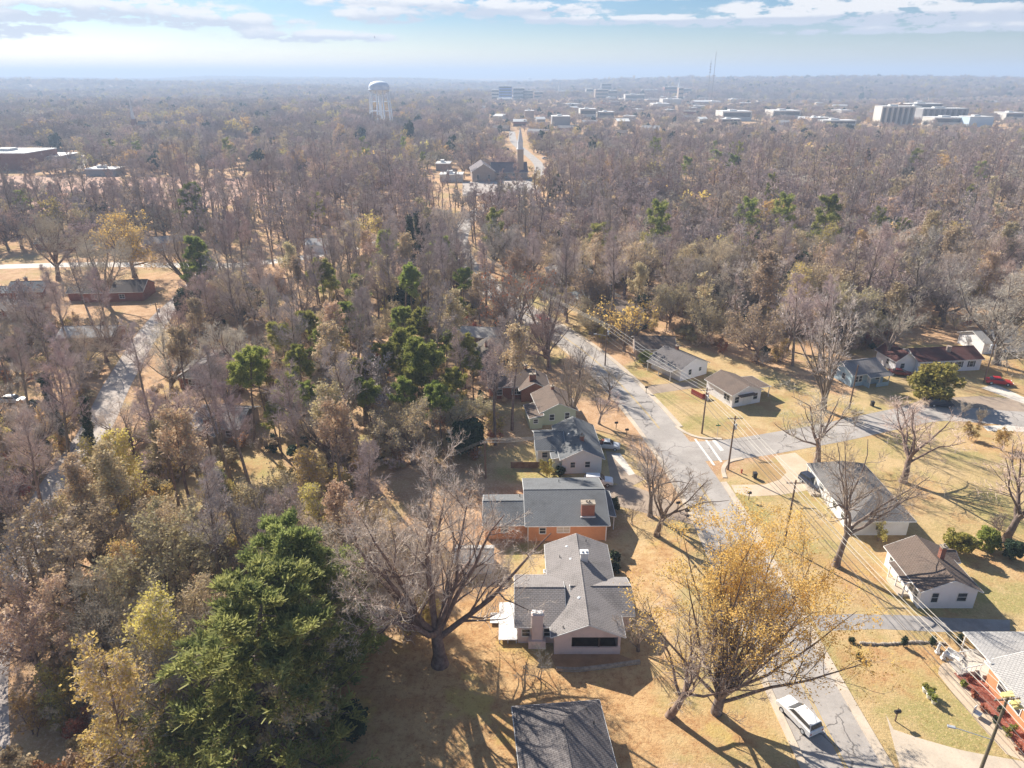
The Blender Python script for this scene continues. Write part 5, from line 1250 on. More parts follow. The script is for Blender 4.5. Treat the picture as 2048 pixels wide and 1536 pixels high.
B('long low school building right of the white roofed hall', 1198, 1228, 226, 236, 25, M_BLDT, bands=1)
B('round roofed tan hall behind the church road', 1050, 1068, 224, 236, 20, M_BLDT)
B('small bright white block right of the water tower', 963, 970, 215, 224, 12, M_WHITE)
B('white shed left of the small bright block', 866, 900, 216, 222, 25, M_BLDW)
B('white roofed sheds far left of the water tower', 500, 542, 202, 207, 40, M_BLDW)
B('low white shed on the far left plain', 228, 250, 162, 166, 60, M_BLDW)
B('big white roofed warehouse at the left edge', -60, 58, 312, 342, 38, M_RED)
B('stepped white roofed workshop beside the left warehouse', 60, 118, 317, 334, 30, M_BLDD)
B('low white roofed shed right of the left warehouse', 172, 232, 341, 352, 14, M_BLDD)
B('small white house right of the church parking', 880, 925, 352, 364, 12, M_BLDW)
B('tan shop beside the church parking', 872, 900, 330, 342, 15, M_TANBR)
for i, (px, py, lb) in enumerate(((790, 270, 'grey roofed house right of the water tower'), (835, 275, 'white house in trees right of the water tower'), (1000, 262, 'brick house above the church steeple'), (1075, 270, 'white roofed house by the church road'),
        (1130, 262, 'tan house with long roof beyond the church'), (1230, 272, 'pale roofed house right of the church road'), (1300, 262, 'low tan house in the far middle trees'), (1180, 285, 'white house glimpsed through far middle trees'),
        (880, 285, 'mauve roofed house left of the church steeple'), (600, 255, 'white house far left of the water tower'), (130, 250, 'pale house in haze at the far left'), (410, 245, 'red brick house in haze left of the tower'),
        (1560, 250, 'tan house at the edge of the right hillside'), (1380, 240, 'white terrace below the masts'), (1250, 245, 'long brick house in far middle trees'), (1180, 250, 'grey house in far middle trees'))):
    p = at(px, py); wd = 18 + (i * 5) % 9
    h = House(lb, p.x, p.y, (i * 41) % 40 - 20, (M_SWHITE, M_RED, M_TANBR)[i % 3], (M_RPALE, M_RGREY, M_RBROWN)[i % 3])
    h.wing(-wd / 2, wd / 2, 0, 11, 'x', 3.4, 6).win('S', 0, -wd / 4, 1, 1.4, 1.4).win('S', 0, wd / 4, 1, 1.4, 1.4).door('S', 0, 0, 1.2, 2.2); h.done()
    FAR_OPEN.append((p.x, p.y - 12, wd / 2 + 10, 30))
rb = random.Random(8)
for k in range(64):
    right = k % 4 == 0
    px, py = (rb.uniform(1480, 2030), rb.uniform(200, 246)) if right else (rb.uniform(940, 1500), 186 + 70 * rb.random() ** 1.4)
    p = at(px, py); wd, dp, hg = rb.uniform(14, 38), rb.uniform(12, 26), rb.uniform(4.5, 7.5)
    if py > 225: wd *= .7
    o = empty('building', (p.x, p.y, float(terrain(p.x, p.y))), rb.uniform(-.6, .6), 'small pale building among the trees of the far town', 'building', 'small buildings of the far town')
    wl_, rf_ = rb.choice((M_BLDW, M_BLDW, M_BLDT, M_RED, M_BLDD)), rb.choice((M_FLATW, M_FLATW, M_FLATW, M_RPALE, M_RBROWN))
    MB().box(-wd / 2, 0, -1, wd / 2, dp, hg).build('wall', wl_, o)
    if k % 3: MB().box(-wd / 2 - .3, -.3, hg + .002, wd / 2 + .3, dp + .3, hg + .6).box(-wd * .3, dp * .3, hg + .6, -wd * .1, dp * .6, hg + 1.8).build('roof', rf_, o)
    else:
        q = MB(); q.slab([(-wd / 2 - .4, -.5, hg - .2), (wd / 2 + .4, -.5, hg - .2), (wd / 2 + .4, dp / 2, hg + 2.6), (-wd / 2 - .4, dp / 2, hg + 2.6)], .25).slab([(-wd / 2 - .4, dp / 2, hg + 2.6), (wd / 2 + .4, dp / 2, hg + 2.6), (wd / 2 + .4, dp + .5, hg - .2), (-wd / 2 - .4, dp + .5, hg - .2)], .25); q.build('roof', rf_, o)
    MB().box(-wd * .4, -.12, 1.2, wd * .4, -.004, 2.8).build('window', M_GLASS, o)
    FAR_OPEN.append((p.x, p.y - 26, wd / 2 + 5, 44))
# church with steeple
h = House('mauve brick church with gabled front hall, grey nave and white steeple', -25, 464, 6, M_TANBR, shingle('mauve shingles', (.2, .17, .18), (.24, .2, .21)), cat='church', name='church')
h.wing(0, 14, 0, 26, 'y', 6.2, 10.6, ov=.7).wing(13, 36, 7, 22, 'x', 4.6, 10.0)
for k in range(4): h.win('S', 7, 17 + k * 5, 1.4, 1.5, 2.4)
for k in range(2): h.win('S', 0, 3.5 + k * 7, 1.2, 1.3, 3)
h.win('W', 0, 6, 1.4, 1.5, 2.2).win('W', 0, 16, 1.4, 1.5, 2.2)
tw_ = MB().box(29.5, 8.5, 4, 33.5, 12.5, 18.5).build('steeple_tower', M_BLDT, h.o)
MB().box(29.9, 8.9, 18.5, 33.1, 12.1, 23).build('belfry', M_WHITE, tw_)
MB().tube((31.5, 10.5, 23), (31.5, 10.5, 32), 1.9, .04, 8).build('spire', M_WHITE, tw_)
MB().box(29.2, 8.2, 18.3, 33.8, 12.8, 18.8).build('cornice', M_TRIM, tw_)
h.done()
h = House('dark red brick church with grey spire in the hazy left woods', *at(275, 268).to_2d(), 4, M_RED, M_RDARK, cat='church', name='church')
h.wing(0, 33, 0, 16, 'x', 7.5, 13, ov=.5)
for k in range(6): h.win('S', 0, 4 + k * 5, 2, 1.6, 3.4)
t2 = MB().box(-6, 2, 0, -1, 7, 16).build('steeple_tower', M_RED, h.o); MB().tube((-3.5, 4.5, 16), (-3.5, 4.5, 40), 2.3, .05, 8).build('spire', M_WHITE, t2); h.done()
p = at(275, 268); FAR_OPEN += [(p.x + 16, p.y - 20, 26, 40), (p.x + 60, p.y - 10, 40, 26)]
FAR_OPEN += [(-12, 408, 30, 46), (12, 475, 16, 64), (8, 470, 40, 30), (16, 560, 14, 70), (5, 680, 14, 90), (1, 840, 14, 80), (-190, 520, 30, 15)]
FAR_OPEN += [(-225, 430, 50, 40), (-150, 455, 60, 16)]

# water tower
def lathe_obj(name, prof, m, parent, n=40, smooth=True):
    o = MB().lathe(prof, n).build(name, m, parent, smooth=False)
    for p_ in o.data.polygons: p_.use_smooth = smooth
    return o
def water_tower(px, py, hz, R, label, legs=10):
    p = at(px, py); o = empty('water_tower', (p.x, p.y, float(terrain(p.x, p.y))), .2, label, 'water tower')
    s = R / 12.4; zb = hz - 12.6 * s
    lathe_obj('tank', [(2.5 * s, zb - 2.6 * s), (6.5 * s, zb - 1.6 * s), (10.2 * s, zb + .4 * s), (12.2 * s, zb + 2.6 * s), (12.6 * s, zb + 4.6 * s), (12.5 * s, zb + 6.2 * s), (11.6 * s, zb + 8.6 * s), (9.4 * s, zb + 10.6 * s), (6 * s, zb + 11.9 * s), (2 * s, zb + 12.5 * s), (.3 * s, zb + 12.6 * s)], M_TANKW, o)
    lathe_obj('catwalk', [(12.4 * s, zb + 2.6 * s), (13.4 * s, zb + 2.6 * s), (13.4 * s, zb + 3.3 * s), (12.4 * s, zb + 3.3 * s)], M_TANKW, o)
    MB().tube((0, 0, hz - .5), (0, 0, hz + 2.2 * s), .35 * s, n=8).build('vent', M_TANKW, o)
    MB().tube((0, 0, 0), (0, 0, zb), 1.9 * s, n=16).build('riser', M_TANKW, o)
    for k in range(legs):
        a = 2 * math.pi * k / legs; c, sn = math.cos(a), math.sin(a)
        MB().tube((14.6 * s * c, 14.6 * s * sn, 0), (11.2 * s * c, 11.2 * s * sn, zb + 1.6 * s), .75 * s, .65 * s, 8).build('leg', M_TANKW, o)
    br = MB()
    for f in (.25, .5, .75):
        z = zb * f; r = (14.6 + (11.2 - 14.6) * f) * s
        for k in range(legs):
            a, b = 2 * math.pi * k / legs, 2 * math.pi * (k + 1) / legs
            br.tube((r * math.cos(a), r * math.sin(a), z), (r * math.cos(b), r * math.sin(b), z), .3 * s, n=5)
    br.build('brace', M_TANKW, o); return o, zb, s
wt, zb, s_ = water_tower(764, 259, 55.5, 12.4, 'large pale blue water tower on many slender legs rising above the woods')
MB().box(-1.7, -.15, -2.6, -.2, .12, 2.6).box(-2.1, -.14, -1.2, .2, .1, 1.4).build('emblem', mat('dark blue paint', (.05, .1, .25)), wt)
em = wt.children[-1]; em.location = (-6.2, -10.5, zb + 4.6); em.rotation_euler = (-.18, 0, -.53)
FAR_OPEN.append((at(764, 259).x, at(764, 259).y, 26, 30))
p = at(1060, 166)
water_tower(1060, 166, CAM_H + 3, 17, 'tiny distant water tower standing on the horizon', legs=6)
# radio masts
def mast(px, py, ptop, label, wd):
    p = at(px, py); d = p.y; zc = d * math.cos(PITCH); z0 = float(terrain(p.x, p.y)); top = CAM_H + (150 - ptop) * d / F_PX * .86
    o = empty('radio_mast', (p.x, p.y, z0), 0, label, 'radio mast'); H = top - z0
    lat = MB(); n = int(H / 7)
    for k in range(3):
        a = 2 * math.pi * k / 3; lat.tube((wd * math.cos(a), wd * math.sin(a), 0), (wd * .5 * math.cos(a), wd * .5 * math.sin(a), H * .92), .22, .15, 5)
    for i in range(n):
        z, z2 = i * H * .92 / n, (i + 1) * H * .92 / n
        for k in range(3):
            a, b = 2 * math.pi * k / 3, 2 * math.pi * (k + 1) / 3
            lat.tube((wd * .8 * math.cos(a), wd * .8 * math.sin(a), z), (wd * .75 * math.cos(b), wd * .75 * math.sin(b), z2), .1, n=4)
    lat.tube((0, 0, H * .9), (0, 0, H), .14, .06, 5); lat.build('lattice', M_BLDD, o); return o, H
o, H_ = mast(1414, 204, 116, 'shorter radio mast with clustered antennas, left of the pair', .9)
for f in (.68, .74, .8, .86):
    m_ = MB()
    for k in range(6):
        a = k * math.pi / 3; m_.box(1.6 * math.cos(a) - .25, 1.6 * math.sin(a) - .25, H_ * f - 1.2, 1.6 * math.cos(a) + .25, 1.6 * math.sin(a) + .25, H_ * f + 1.2)
    m_.tube((0, 0, H_ * f - .1), (0, 0, H_ * f + .1), 1.7, n=10); m_.build('antenna', M_BLDD, o)
o, H_ = mast(1422, 206, 96, 'taller slim radio mast of the pair above downtown', 1.0)
for a in (-2.3, 2.3): MB().tube((a, -.4, H_ * .5), (a, .4, H_ * .5), 1.4, n=14).build('dish', M_METAL, o)
mast(1302, 190, 160, 'thin dark pole mast above the white downtown warehouse', .5)
mast(1010, 190, 157, 'leaning construction crane boom behind the blue glass block', .6)[0].rotation_euler = (0, .25, 0)

# the far wood and the brush under the near trees
X, Y, S = wood_points()
scatter('woodland', 'bare winter woodland stretching from the middle distance to the horizon', np.stack([X, Y, terrain(X, Y)], 1), S, FARV, pick(X, Y, len(X)), 'woodland')
ux = rs.uniform(-170, 170, 26000); uy = rs.uniform(46, 240, 26000)
uz = vnoise(ux / 14 + 3, uy / 14 + 8)
w_reg = inside(W_FRONT, ux, uy) | inside(W_GROVE, ux, uy) | inside(W_LANE, ux, uy) | inside(W_RIGHT, ux, uy)
dens_ = np.where(inside(W_FRONT, ux, uy), .75, np.where(inside(W_GROVE, ux, uy), .3, np.where(inside(W_RIGHT, ux, uy), .5, .28)))
uk = w_reg & (np.abs(ux) < .76 * uy + 10) & free(ux, uy, .8) & (uz > .35) & (rs.rand(len(ux)) < dens_)
ux, uy = ux[uk], uy[uk]
UV = [lod(small, 301, M_BARK, M_TWIG, None, H=3.6, tw=.016), lod(small, 302, M_BARK, M_TWIG, M_TAN, H=3.6, leaf=.45, tw=.016), lod(small, 303, M_BARK, M_TWIG, M_OLIVE, H=4.6, leaf=.45, tw=.016, lsize=(.1, .2)), lod(small, 304, M_BARK, M_TWIG, M_RUST, H=3, leaf=.3, tw=.016),
      lod(blob, 305, M_BARK, M_BARK, M_HOLLY, H=2.6, W=2.6, n=900, size=(.18, .34), clump=22, low=0.)]
ov = inside(W_FRONT, ux, uy); u_ = rs.rand(len(ux))
ui = np.where(ov, np.searchsorted(np.cumsum([.36, .24, .32, .05, .03]), u_), np.searchsorted(np.cumsum([.4, .3, .12, .08, .1]), u_))
scatter('undergrowth', 'brush and saplings with tan and olive leaves under the woods', np.stack([ux, uy, np.zeros(len(ux))], 1), rs.uniform(.5, 1.15, len(ux)), UV, np.clip(ui, 0, 4), 'undergrowth')

# ------------------------------------------------------------------ poles and wires
def pole(x, y, H, label, arms=1, arm_rz=0.0, lamp=None, cans=0, mat_=None, lean=(0, 0)):
    o = empty('utility_pole', (x, y, 0), 0, label, 'utility pole'); o.rotation_euler = (lean[0], lean[1], 0)
    MB().tube((0, 0, -.5), (0, 0, H), .17, .11, 12).build('pole', mat_ or M_WOOD, o)
    for k in range(arms):
        z = H - .45 - k * 1.3; am = MB().box(-1.25, -.06, z - .06, 1.25, .06, z + .06).build('crossarm', M_WOOD, o); am.rotation_euler.z = arm_rz
        for xx in (-1.15, -.55, .55, 1.15): MB().tube((xx, 0, z + .06), (xx, 0, z + .3), .05, .035, 8).build('insulator', M_METAL, am)
        b = MB().tube((-.55, .02, z), (0, .02, z - .6), .025, n=4).tube((.55, .02, z), (0, .02, z - .6), .025, n=4).build('arm_brace', M_METAL, am)
    for k in range(cans):
        a = .6 + k * 2.0; MB().lathe([(.08, H - 2.6), (.26, H - 2.55), (.26, H - 1.7), (.2, H - 1.62), (.06, H - 1.55)], 14, (.42 * math.cos(a), .42 * math.sin(a))).build('transformer', M_METAL, o)
    if lamp:
        z, rz, L = lamp; l = MB().tube((0, 0, z), (L, 0, z + .45), .045, n=6).build('lamp_arm', M_METAL, o); l.rotation_euler.z = rz
        MB().box(L - .1, -.15, z + .38, L + .6, .15, z + .54).build('lamp_head', M_METAL, l, bevel=.05)
    return o
PR = [(26.0, 158.0), (35.8, 119.1), (37.0, 105.7), (39.0, 84.1), (44.5, 47.2), (49.5, 10)]
p = at(1210, 731); PR[0] = (p.x, p.y)
pole(*PR[0], 10, 'utility pole with street lamp and transformer beside the golden tree', 1, .3, lamp=(7.3, math.pi, 2.4), cans=1)
pole(*PR[1], 9.4, 'utility pole on the corner lawn in front of the white corner house', 1, .15, cans=1)
pole(*PR[2], 10.2, 'utility pole at the tip of the grass island by the stop line', 1, 0, cans=1)
pole(*PR[3], 11.0, 'bare topped utility pole on the lawn before the hip roofed house', 1, 0)
pole(*PR[4], 11.0, 'moss green utility pole in the lower right corner with yellow guards', 1, .1, lamp=(5.5, math.pi - .3, 3.2), mat_=mat('mossy wood', (.14, .13, .085), (.2, .17, .12), 1.0, rough=.95))
pole(*PR[5], 11.0, 'utility pole beyond the bottom right corner', 1, .1)
for dx, dz, sx in ((-.35, 11.3, 1.0), (1.0, 9.9, .9)):
    bmw = MB()
    for k in range(7):
        a = rs.uniform(-.4, .4, 3); bmw.box(PR[4][0] + dx + a[0] - .2, PR[4][1] + a[1] - .16, dz + a[2] * .4 - .07, PR[4][0] + dx + a[0] + .2, PR[4][1] + a[1] + .16, dz + a[2] * .4 + .07)
    tag(bmw.build('line_guard', mat('yellow plastic', (.8, .68, .3), (.7, .58, .22))), 'yellow line guard ' + ('on top of' if dx < 0 else 'on the right arm of') + ' the mossy corner pole', 'line guard')
q = at(1640, 935 - 0)
px_ = at(1698, 818); pole(px_.x, px_.y, 9.6, 'slim utility pole on the lawn before the light blue cottage', 0)
px_ = at(1967, 766); pole(px_.x, px_.y, 10.5, 'utility pole with transformers in front of the ranch house', 1, .8, cans=2)
px_ = at(971, 957); POLE_B = (px_.x, px_.y); pole(*POLE_B, 7.5, 'pale utility pole behind the cool white house', 1, 1.0)
px_ = at(560, 900); pole(px_.x, px_.y, 11, 'dark leaning utility pole in the pine grove', 0, lean=(0, -.1))
px_ = at(328, 690); pole(px_.x, px_.y, 11, 'utility pole with transformer at the lane corner', 1, .3, cans=1)
px_ = at(165, 556); pole(px_.x, px_.y, 10, 'slim utility pole by the dark roofed house on the cross road', 0)
px_ = at(435, 975); pole(px_.x, px_.y, 10, 'dark utility pole in the thicket above the front cedars', 0)
def wire(a, b, sag, label, group, r=.03, m=None):
    a, b = Vector(a), Vector(b); n = 14; mb = MB(); pts = []
    for i in range(n + 1):
        t = i / n; p = a.lerp(b, t); p.z -= sag * 4 * t * (1 - t); pts.append(p)
    for p, q in zip(pts[:-1], pts[1:]): mb.tube(p, q, r, n=5, caps=False)
    tag(mb.build('overhead_wire', m or M_WIRE), label, 'wire', group)
SPN = ('between the street lamp pole and the corner lawn pole', 'between the corner lawn pole and the grass island pole', 'between the grass island pole and the hip roofed house pole',
       'between the hip roofed house pole and the mossy corner pole', 'running off the mossy corner pole past the bottom edge')
HT = [10, 9.4, 10.2, 11.0, 11.0, 11.0]
for i in range(5):
    (x0, y0), (x1, y1) = PR[i], PR[i + 1]; L = math.hypot(x1 - x0, y1 - y0); sg = L * .012
    for off in ((-1.15, 0, 1.15) if i == 0 else (-1.15, -.55, .55, 1.15)):
        wire((x0 + off, y0, HT[i] - .2), (x1 + off, y1, HT[i + 1] - .2), sg, 'thin pale wire ' + SPN[i], 'pale wires ' + SPN[i])
    for off, dz in ((.15, 2.6), (-.15, 3.3)):
        wire((x0 + off, y0, HT[i] - dz), (x1 + off, y1, HT[i + 1] - dz), sg * 1.2, ('upper' if dz < 3 else 'lower') + ' dark cable ' + SPN[i], None, .035 if dz > 3 else .028, M_WIRED)
x0, y0 = PR[0]
for off in (-.6, .1, .8): wire((x0 + off, y0, 9.8), (-9 + off, 222, 9.8), 1.2, 'pale wire running up the main road from the street lamp pole', 'pale wires up the main road')
for k, off in enumerate((-.8, -.3, .3, .8)):
    wire((POLE_B[0] + off * .5, POLE_B[1] + off, 7.2), (6.2 + off, 106.5, 5.6 + k * .2), .2, 'thin wire from the pale pole towards the cool white house', 'wires towards the cool white house')
    wire((POLE_B[0] + off * .5, POLE_B[1] + off, 7.2), (-24, 88 + off, 7.0), .5, 'thin wire from the pale pole into the left thicket', 'wires into the left thicket', .02, M_WIRED)
LW = [at(92, 1150, 7), at(160, 1030, 7)]; dirw = (LW[1] - LW[0]).normalized()
for k in range(3):
    off = Vector((.45 * (k - 1), 0, 0)); wire(LW[0] - dirw * 22 + off, LW[1] + dirw * 24 + off, .3, 'pale wire crossing above the left lane', 'pale wires above the left lane', .03)

# ------------------------------------------------------------------ vehicles
def car(x, y, rz, paint_, label, kind='sedan', sc=1.0):
    o = empty({'suv': 'parked_car', 'sedan': 'parked_car', 'pickup': 'pickup_truck'}[kind], (x, y, 0.02 + float(terrain(x, y))), rz, label, 'car' if kind != 'pickup' else 'pickup truck'); o.scale = (sc,) * 3
    W, L = .92, 2.35
    low = dict(sedan=[(-L, .42), (-L, .78), (-L + .15, .9), (-1.3, .95), (1.0, .92), (L - .25, .78), (L, .6), (L, .35), (-L + .1, .3)],
               suv=[(-L, .45), (-L, 1.02), (-L + .08, 1.08), (1.0, 1.06), (L - .25, .95), (L, .75), (L, .4), (-L + .1, .36)],
               pickup=[(-L - .4, .5), (-L - .4, 1.1), (.2, 1.1), (1.1, 1.1), (L - .2, 1.0), (L, .8), (L, .42), (-L, .4)])[kind]
    cab = dict(sedan=[(-1.65, .93), (-1.0, 1.38), (.15, 1.42), (1.05, .92)], suv=[(-L + .1, 1.06), (-L + .28, 1.68), (.1, 1.74), (1.05, 1.05)], pickup=[(-.85, 1.09), (-.75, 1.78), (.35, 1.8), (1.1, 1.09)])[kind]
    def extr(prof, w0, w1=None):
        n = len(prof); w1 = w1 or [w0] * n; mb = MB()
        vs = [(p[0], -w1[i], p[1]) for i, p in enumerate(prof)] + [(p[0], w1[i], p[1]) for i, p in enumerate(prof)]
        mb.add(vs, [tuple(range(n)), tuple(range(2 * n - 1, n - 1, -1))] + [((i + 1) % n, i, n + i, n + (i + 1) % n) for i in range(n)]); return mb
    body = extr(low, W).build('body', paint_, o, bevel=.1)
    extr([(c[0], c[1]) for c in cab], .8, [.86, .68, .68, .86]).build('cabin', paint_, o, bevel=.06)
    zt = cab[1][1]; g = MB()
    c0, c1, c2, c3 = cab
    def lerp(p, q, t): return (p[0] + (q[0] - p[0]) * t, p[1] + (q[1] - p[1]) * t)
    for (p, q, sgn) in ((c3, c2, 1), (c0, c1, -1)):
        a, b = lerp(p, q, .12), lerp(p, q, .9); wa, wb = .78, .66; e = .03 * sgn
        g.add([(a[0] + e, -wa, a[1] + .02), (a[0] + e, wa, a[1] + .02), (b[0] + e, wb, b[1] + .02), (b[0] + e, -wb, b[1] + .02)], [(0, 1, 2, 3) if sgn > 0 else (3, 2, 1, 0)])
    for sd in (-1, 1):
        x0, x1 = lerp(c0, c1, .3), lerp(c3, c2, .3); y0, y1 = lerp(c0, c1, .85), lerp(c3, c2, .85)
        f = lambda t: (.86 + (.68 - .86) * t + .02) * sd
        v = [(x0[0] + .1, f(.3), x0[1]), (x1[0] - .1, f(.3), x1[1]), (y1[0] - .05, f(.85), y1[1]), (y0[0] + .1, f(.85), y0[1])]
        g.add(v, [(0, 1, 2, 3) if sd < 0 else (3, 2, 1, 0)])
    g.build('glass', M_GLASS, o)
    if kind == 'pickup': MB().box(-L - .3, -.75, 1.02, -.95, .75, 1.108).build('bed_liner', M_BLACK, o)
    for sx in (-1.45, 1.42):
        for sd in (-1, 1):
            t = MB().tube((sx, sd * .72, .34), (sx, sd * .94, .34), .34, n=18).build('wheel', M_RUBBER, o); MB().tube((sx, sd * .9, .34), (sx, sd * .955, .34), .2, n=12).build('rim', M_METAL, t)
    for sd in (-1, 1):
        MB().box(L - .06, sd * .72 - .16, .62, L + .02, sd * .72 + .16, .78).build('headlight', M_WHITE, o); MB().box(low[0][0] - .02, sd * .78 - .1, .68, low[0][0] + .06, sd * .78 + .1, .86).build('tail_light', M_RSHUT, o)
    return o
R_ = math.radians
def cpx(px, py, rz, *a, **k): p = at(px, py); return car(p.x, p.y, R_(rz), *a, **k)
cpx(1197, 968, -5, P_WHITE, 'white suv parked beside the cool white house', 'suv')
cpx(1596, 1440, -66 + 180, P_WHITE, 'white suv on the road under the golden tree', 'suv', 1.02)
cpx(1623, 972, -70, P_DARK, 'dark blue car nosed under the porch of the hip roofed house', 'suv')
cpx(1996, 768, -18, P_RED, 'bright red car on the drive at the right edge', 'sedan', 1.1)
cpx(1800, 750, -22, P_DRED, 'maroon car between the blue cottage and the ranch house', 'sedan')
cpx(1880, 812, -12, P_DARK, 'dark suv behind the bare brush on the parking strip', 'suv')
cpx(1113, 560, 0, P_BLUE, 'light blue car beside the tan hip roofed house up the road', 'sedan')
cpx(1012, 568, 110, P_SILV, 'silver car parked on the far verge under the wires', 'sedan')
cpx(1215, 897, -10, P_SILV, 'silver pickup with a loaded bed by the cool white house', 'pickup', .95)
cpx(176, 494, 5, P_WHITE, 'white car beyond the left cross road', 'sedan'); cpx(30, 806, 0, P_WHITE, 'white car at the left edge beside the lane', 'suv')
for i, (px, py, rz, pt, lb) in enumerate(((86, 330, 0, P_WHITE, 'white car at the left warehouse yard'), (134, 328, 0, P_SILV, 'silver car in the yard right of the warehouse'), (142, 346, 10, P_BLUE, 'blue car on the edge of the bare field'), (168, 347, 0, P_WHITE, 'white van by the bare field edge'),
        (1016, 300, 90, P_DARK, 'dark car on the church road'), (1090, 318, 20, P_SILV, 'silver car parked opposite the church'), (1240, 282, 0, P_WHITE, 'white car in far middle trees'), (2010, 545, 0, P_WHITE, 'white car in the right edge wood'), (1085, 640, 110, P_RED, 'red car on the road bend by the rust leaved oak'), (320, 503, 0, P_SILV, 'silver car beside the house beyond the cross road'))):
    cpx(px, py, rz, pt, lb, 'sedan', 1.15)
p = at(1215, 897)
tag(MB().box(-.5, -.4, 1.05, .1, .4, 1.45).box(-.3, -.3, 1.45, .3, .3, 1.7).build('cargo_pile', M_RED), 'reddish boxes heaped in the silver pickup bed', 'cargo').location = (p.x - .9, p.y + .1, .02)

# ------------------------------------------------------------------ small things
def mailbox(px, py, label, sc=1.0):
    p = at(px, py); o = empty('mailbox', (p.x, p.y, 0), rs.uniform(-.3, .3), label, 'mailbox'); o.scale = (sc,) * 3
    MB().box(-.05, -.05, 0, .05, .05, 1.05).build('post', M_WOOD, o)
    b = MB()
    prof = [(-.14, 1.05), (.14, 1.05), (.14, 1.22)] + [(.14 * math.cos(t), 1.22 + .14 * math.sin(t)) for t in np.linspace(.3, 2.84, 6)] + [(-.14, 1.22)]
    n = len(prof); b.add([(-.28, a, z) for a, z in prof] + [(.28, a, z) for a, z in prof], [tuple(range(n - 1, -1, -1)), tuple(range(n, 2 * n))] + [(i, (i + 1) % n, n + (i + 1) % n, n + i) for i in range(n)])
    b.build('box', M_BLACK, o); MB().box(.1, .145, 1.2, .16, .16, 1.42).build('flag', M_RSHUT, o); return o
for px, py, lb in ((1790, 1442, 'black mailbox by the concrete driveway'), (1292, 786, 'black mailbox at the corner of the white house drive'), (1497, 1000, 'black mailbox on the lawn below the looped driveway'), (1355, 1020, 'mailbox where the shared driveway meets the road'), (1373, 1036, 'mailbox beside the road below the shared driveway'),
                   (1232, 858, 'mailbox on the verge by the pale green house'), (1253, 872, 'mailbox on the verge opposite the corner house'), (1058, 700, 'small mailbox near the forked rust leaved oak')):
    mailbox(px, py, lb, 1.15)
def sign(px, py, label):
    p = at(px, py); o = empty('street_sign', (p.x, p.y, 0), 0, label, 'street sign'); MB().tube((0, 0, 0), (0, 0, 2.9), .035, n=8).build('post', M_METAL, o)
    g = mat('green sign paint', (.02, .2, .08)); MB().box(-.45, -.012, 2.9, .45, .012, 3.1).build('name_plate', g, o); MB().box(-.012, -.45, 3.12, .012, .45, 3.32).build('name_plate', g, o)
sign(1433, 880, 'green street name sign on the corner lawn')
p = at(1483, 946); o = empty('fire_hydrant', (p.x, p.y, 0), 0, 'small red hydrant on the grass island', 'hydrant')
hp = paint('hydrant paint', (.5, .05, .03)); MB().lathe([(.16, 0), (.16, .06), (.11, .08), (.11, .55), (.15, .57), (.13, .68), (.05, .78)], 14).build('barrel', hp, o); MB().tube((-.2, 0, .42), (.2, 0, .42), .06, n=8).build('nozzle', hp, o)
def bin_(px, py, label, rz=0):
    p = at(px, py); o = empty('wheeled_bin', (p.x, p.y, 0), rz, label, 'wheeled bin')
    b = MB(); b.add([(-.24, -.28, .08), (.24, -.28, .08), (.24, .28, .08), (-.24, .28, .08), (-.31, -.36, 1.0), (.31, -.36, 1.0), (.31, .36, 1.0), (-.31, .36, 1.0)], [(3, 2, 1, 0), (4, 5, 6, 7), (0, 1, 5, 4), (1, 2, 6, 5), (2, 3, 7, 6), (3, 0, 4, 7)]); b.build('bin_body', M_BLACK, o)
    MB().box(-.33, -.4, 1.003, .33, .38, 1.08).build('lid', M_BLACK, o, bevel=.02)
    for s in (-1, 1): MB().tube((s * .26, .3, .1), (s * .32, .3, .1), .1, n=10).build('wheel', M_RUBBER, o)
bin_(1509, 956, 'black bin tipped beside the looped driveway'); bin_(1744, 812, 'black bin on the lawn before the light blue cottage'); bin_(1118, 946, 'black bin behind the cool white house')
# planters, statues and edging around the brick house
for k, (px, py, lb) in enumerate(((1849, 1384, 'left potted plant of the lawn cluster'), (1862, 1390, 'middle potted plant of the lawn cluster'), (1867, 1407, 'front potted plant of the lawn cluster'), (1857, 1396, 'small potted plant in the lawn cluster centre'))):
    p = at(px, py); o = empty('potted_plant', (p.x, p.y, 0), 0, lb, 'potted plant'); MB().lathe([(.18, 0), (.3, .5), (.33, .5), (.33, .56), (.26, .56)], 14).build('pot', M_WHITE, o)
    T, n_ = blob(400 + k, H=.7, W=.8, n=260, size=(.08, .16), clump=12, low=0.)
    f = bpy.data.objects.new('foliage', T.meshes(M_BARK, M_BARK, M_BUSH, joined=True)); COL.objects.link(f); f.parent = o; f.location.z = .5
def statue(px, py, label, h):
    p = at(px, py); o = empty('garden_statue', (p.x, p.y, 0), 0, label, 'statue')
    MB().box(-.22, -.22, 0, .22, .22, .3).build('plinth', M_WHITE, o, bevel=.03)
    lathe_obj('figure', [(.17, .3), (.2, .5), (.13, h * .55), (.17, h * .68), (.16, h * .76), (.06, h * .82), (.1, h * .88), (.1, h * .95), (.03, h)], M_WHITE, o, 12)
statue(1874, 1306, 'taller white garden statue before the porch steps', 1.5); statue(1885, 1318, 'shorter white garden statue before the porch steps', 1.1)
tag(MB().box(-.9, -.3, 0, .9, .3, .45).box(-.9, .22, .45, .9, .32, 1.0).box(-.9, -.3, .45, -.8, .22, .75).box(.8, -.3, .45, .9, .22, .75).build('garden_bench', M_WHITE, bevel=.03), 'white garden bench left of the porch steps', 'bench').location = at(1906, 1318)
b_ = COL.objects[-1] if False else bpy.data.objects['garden_bench']; b_.rotation_euler.z = -.9
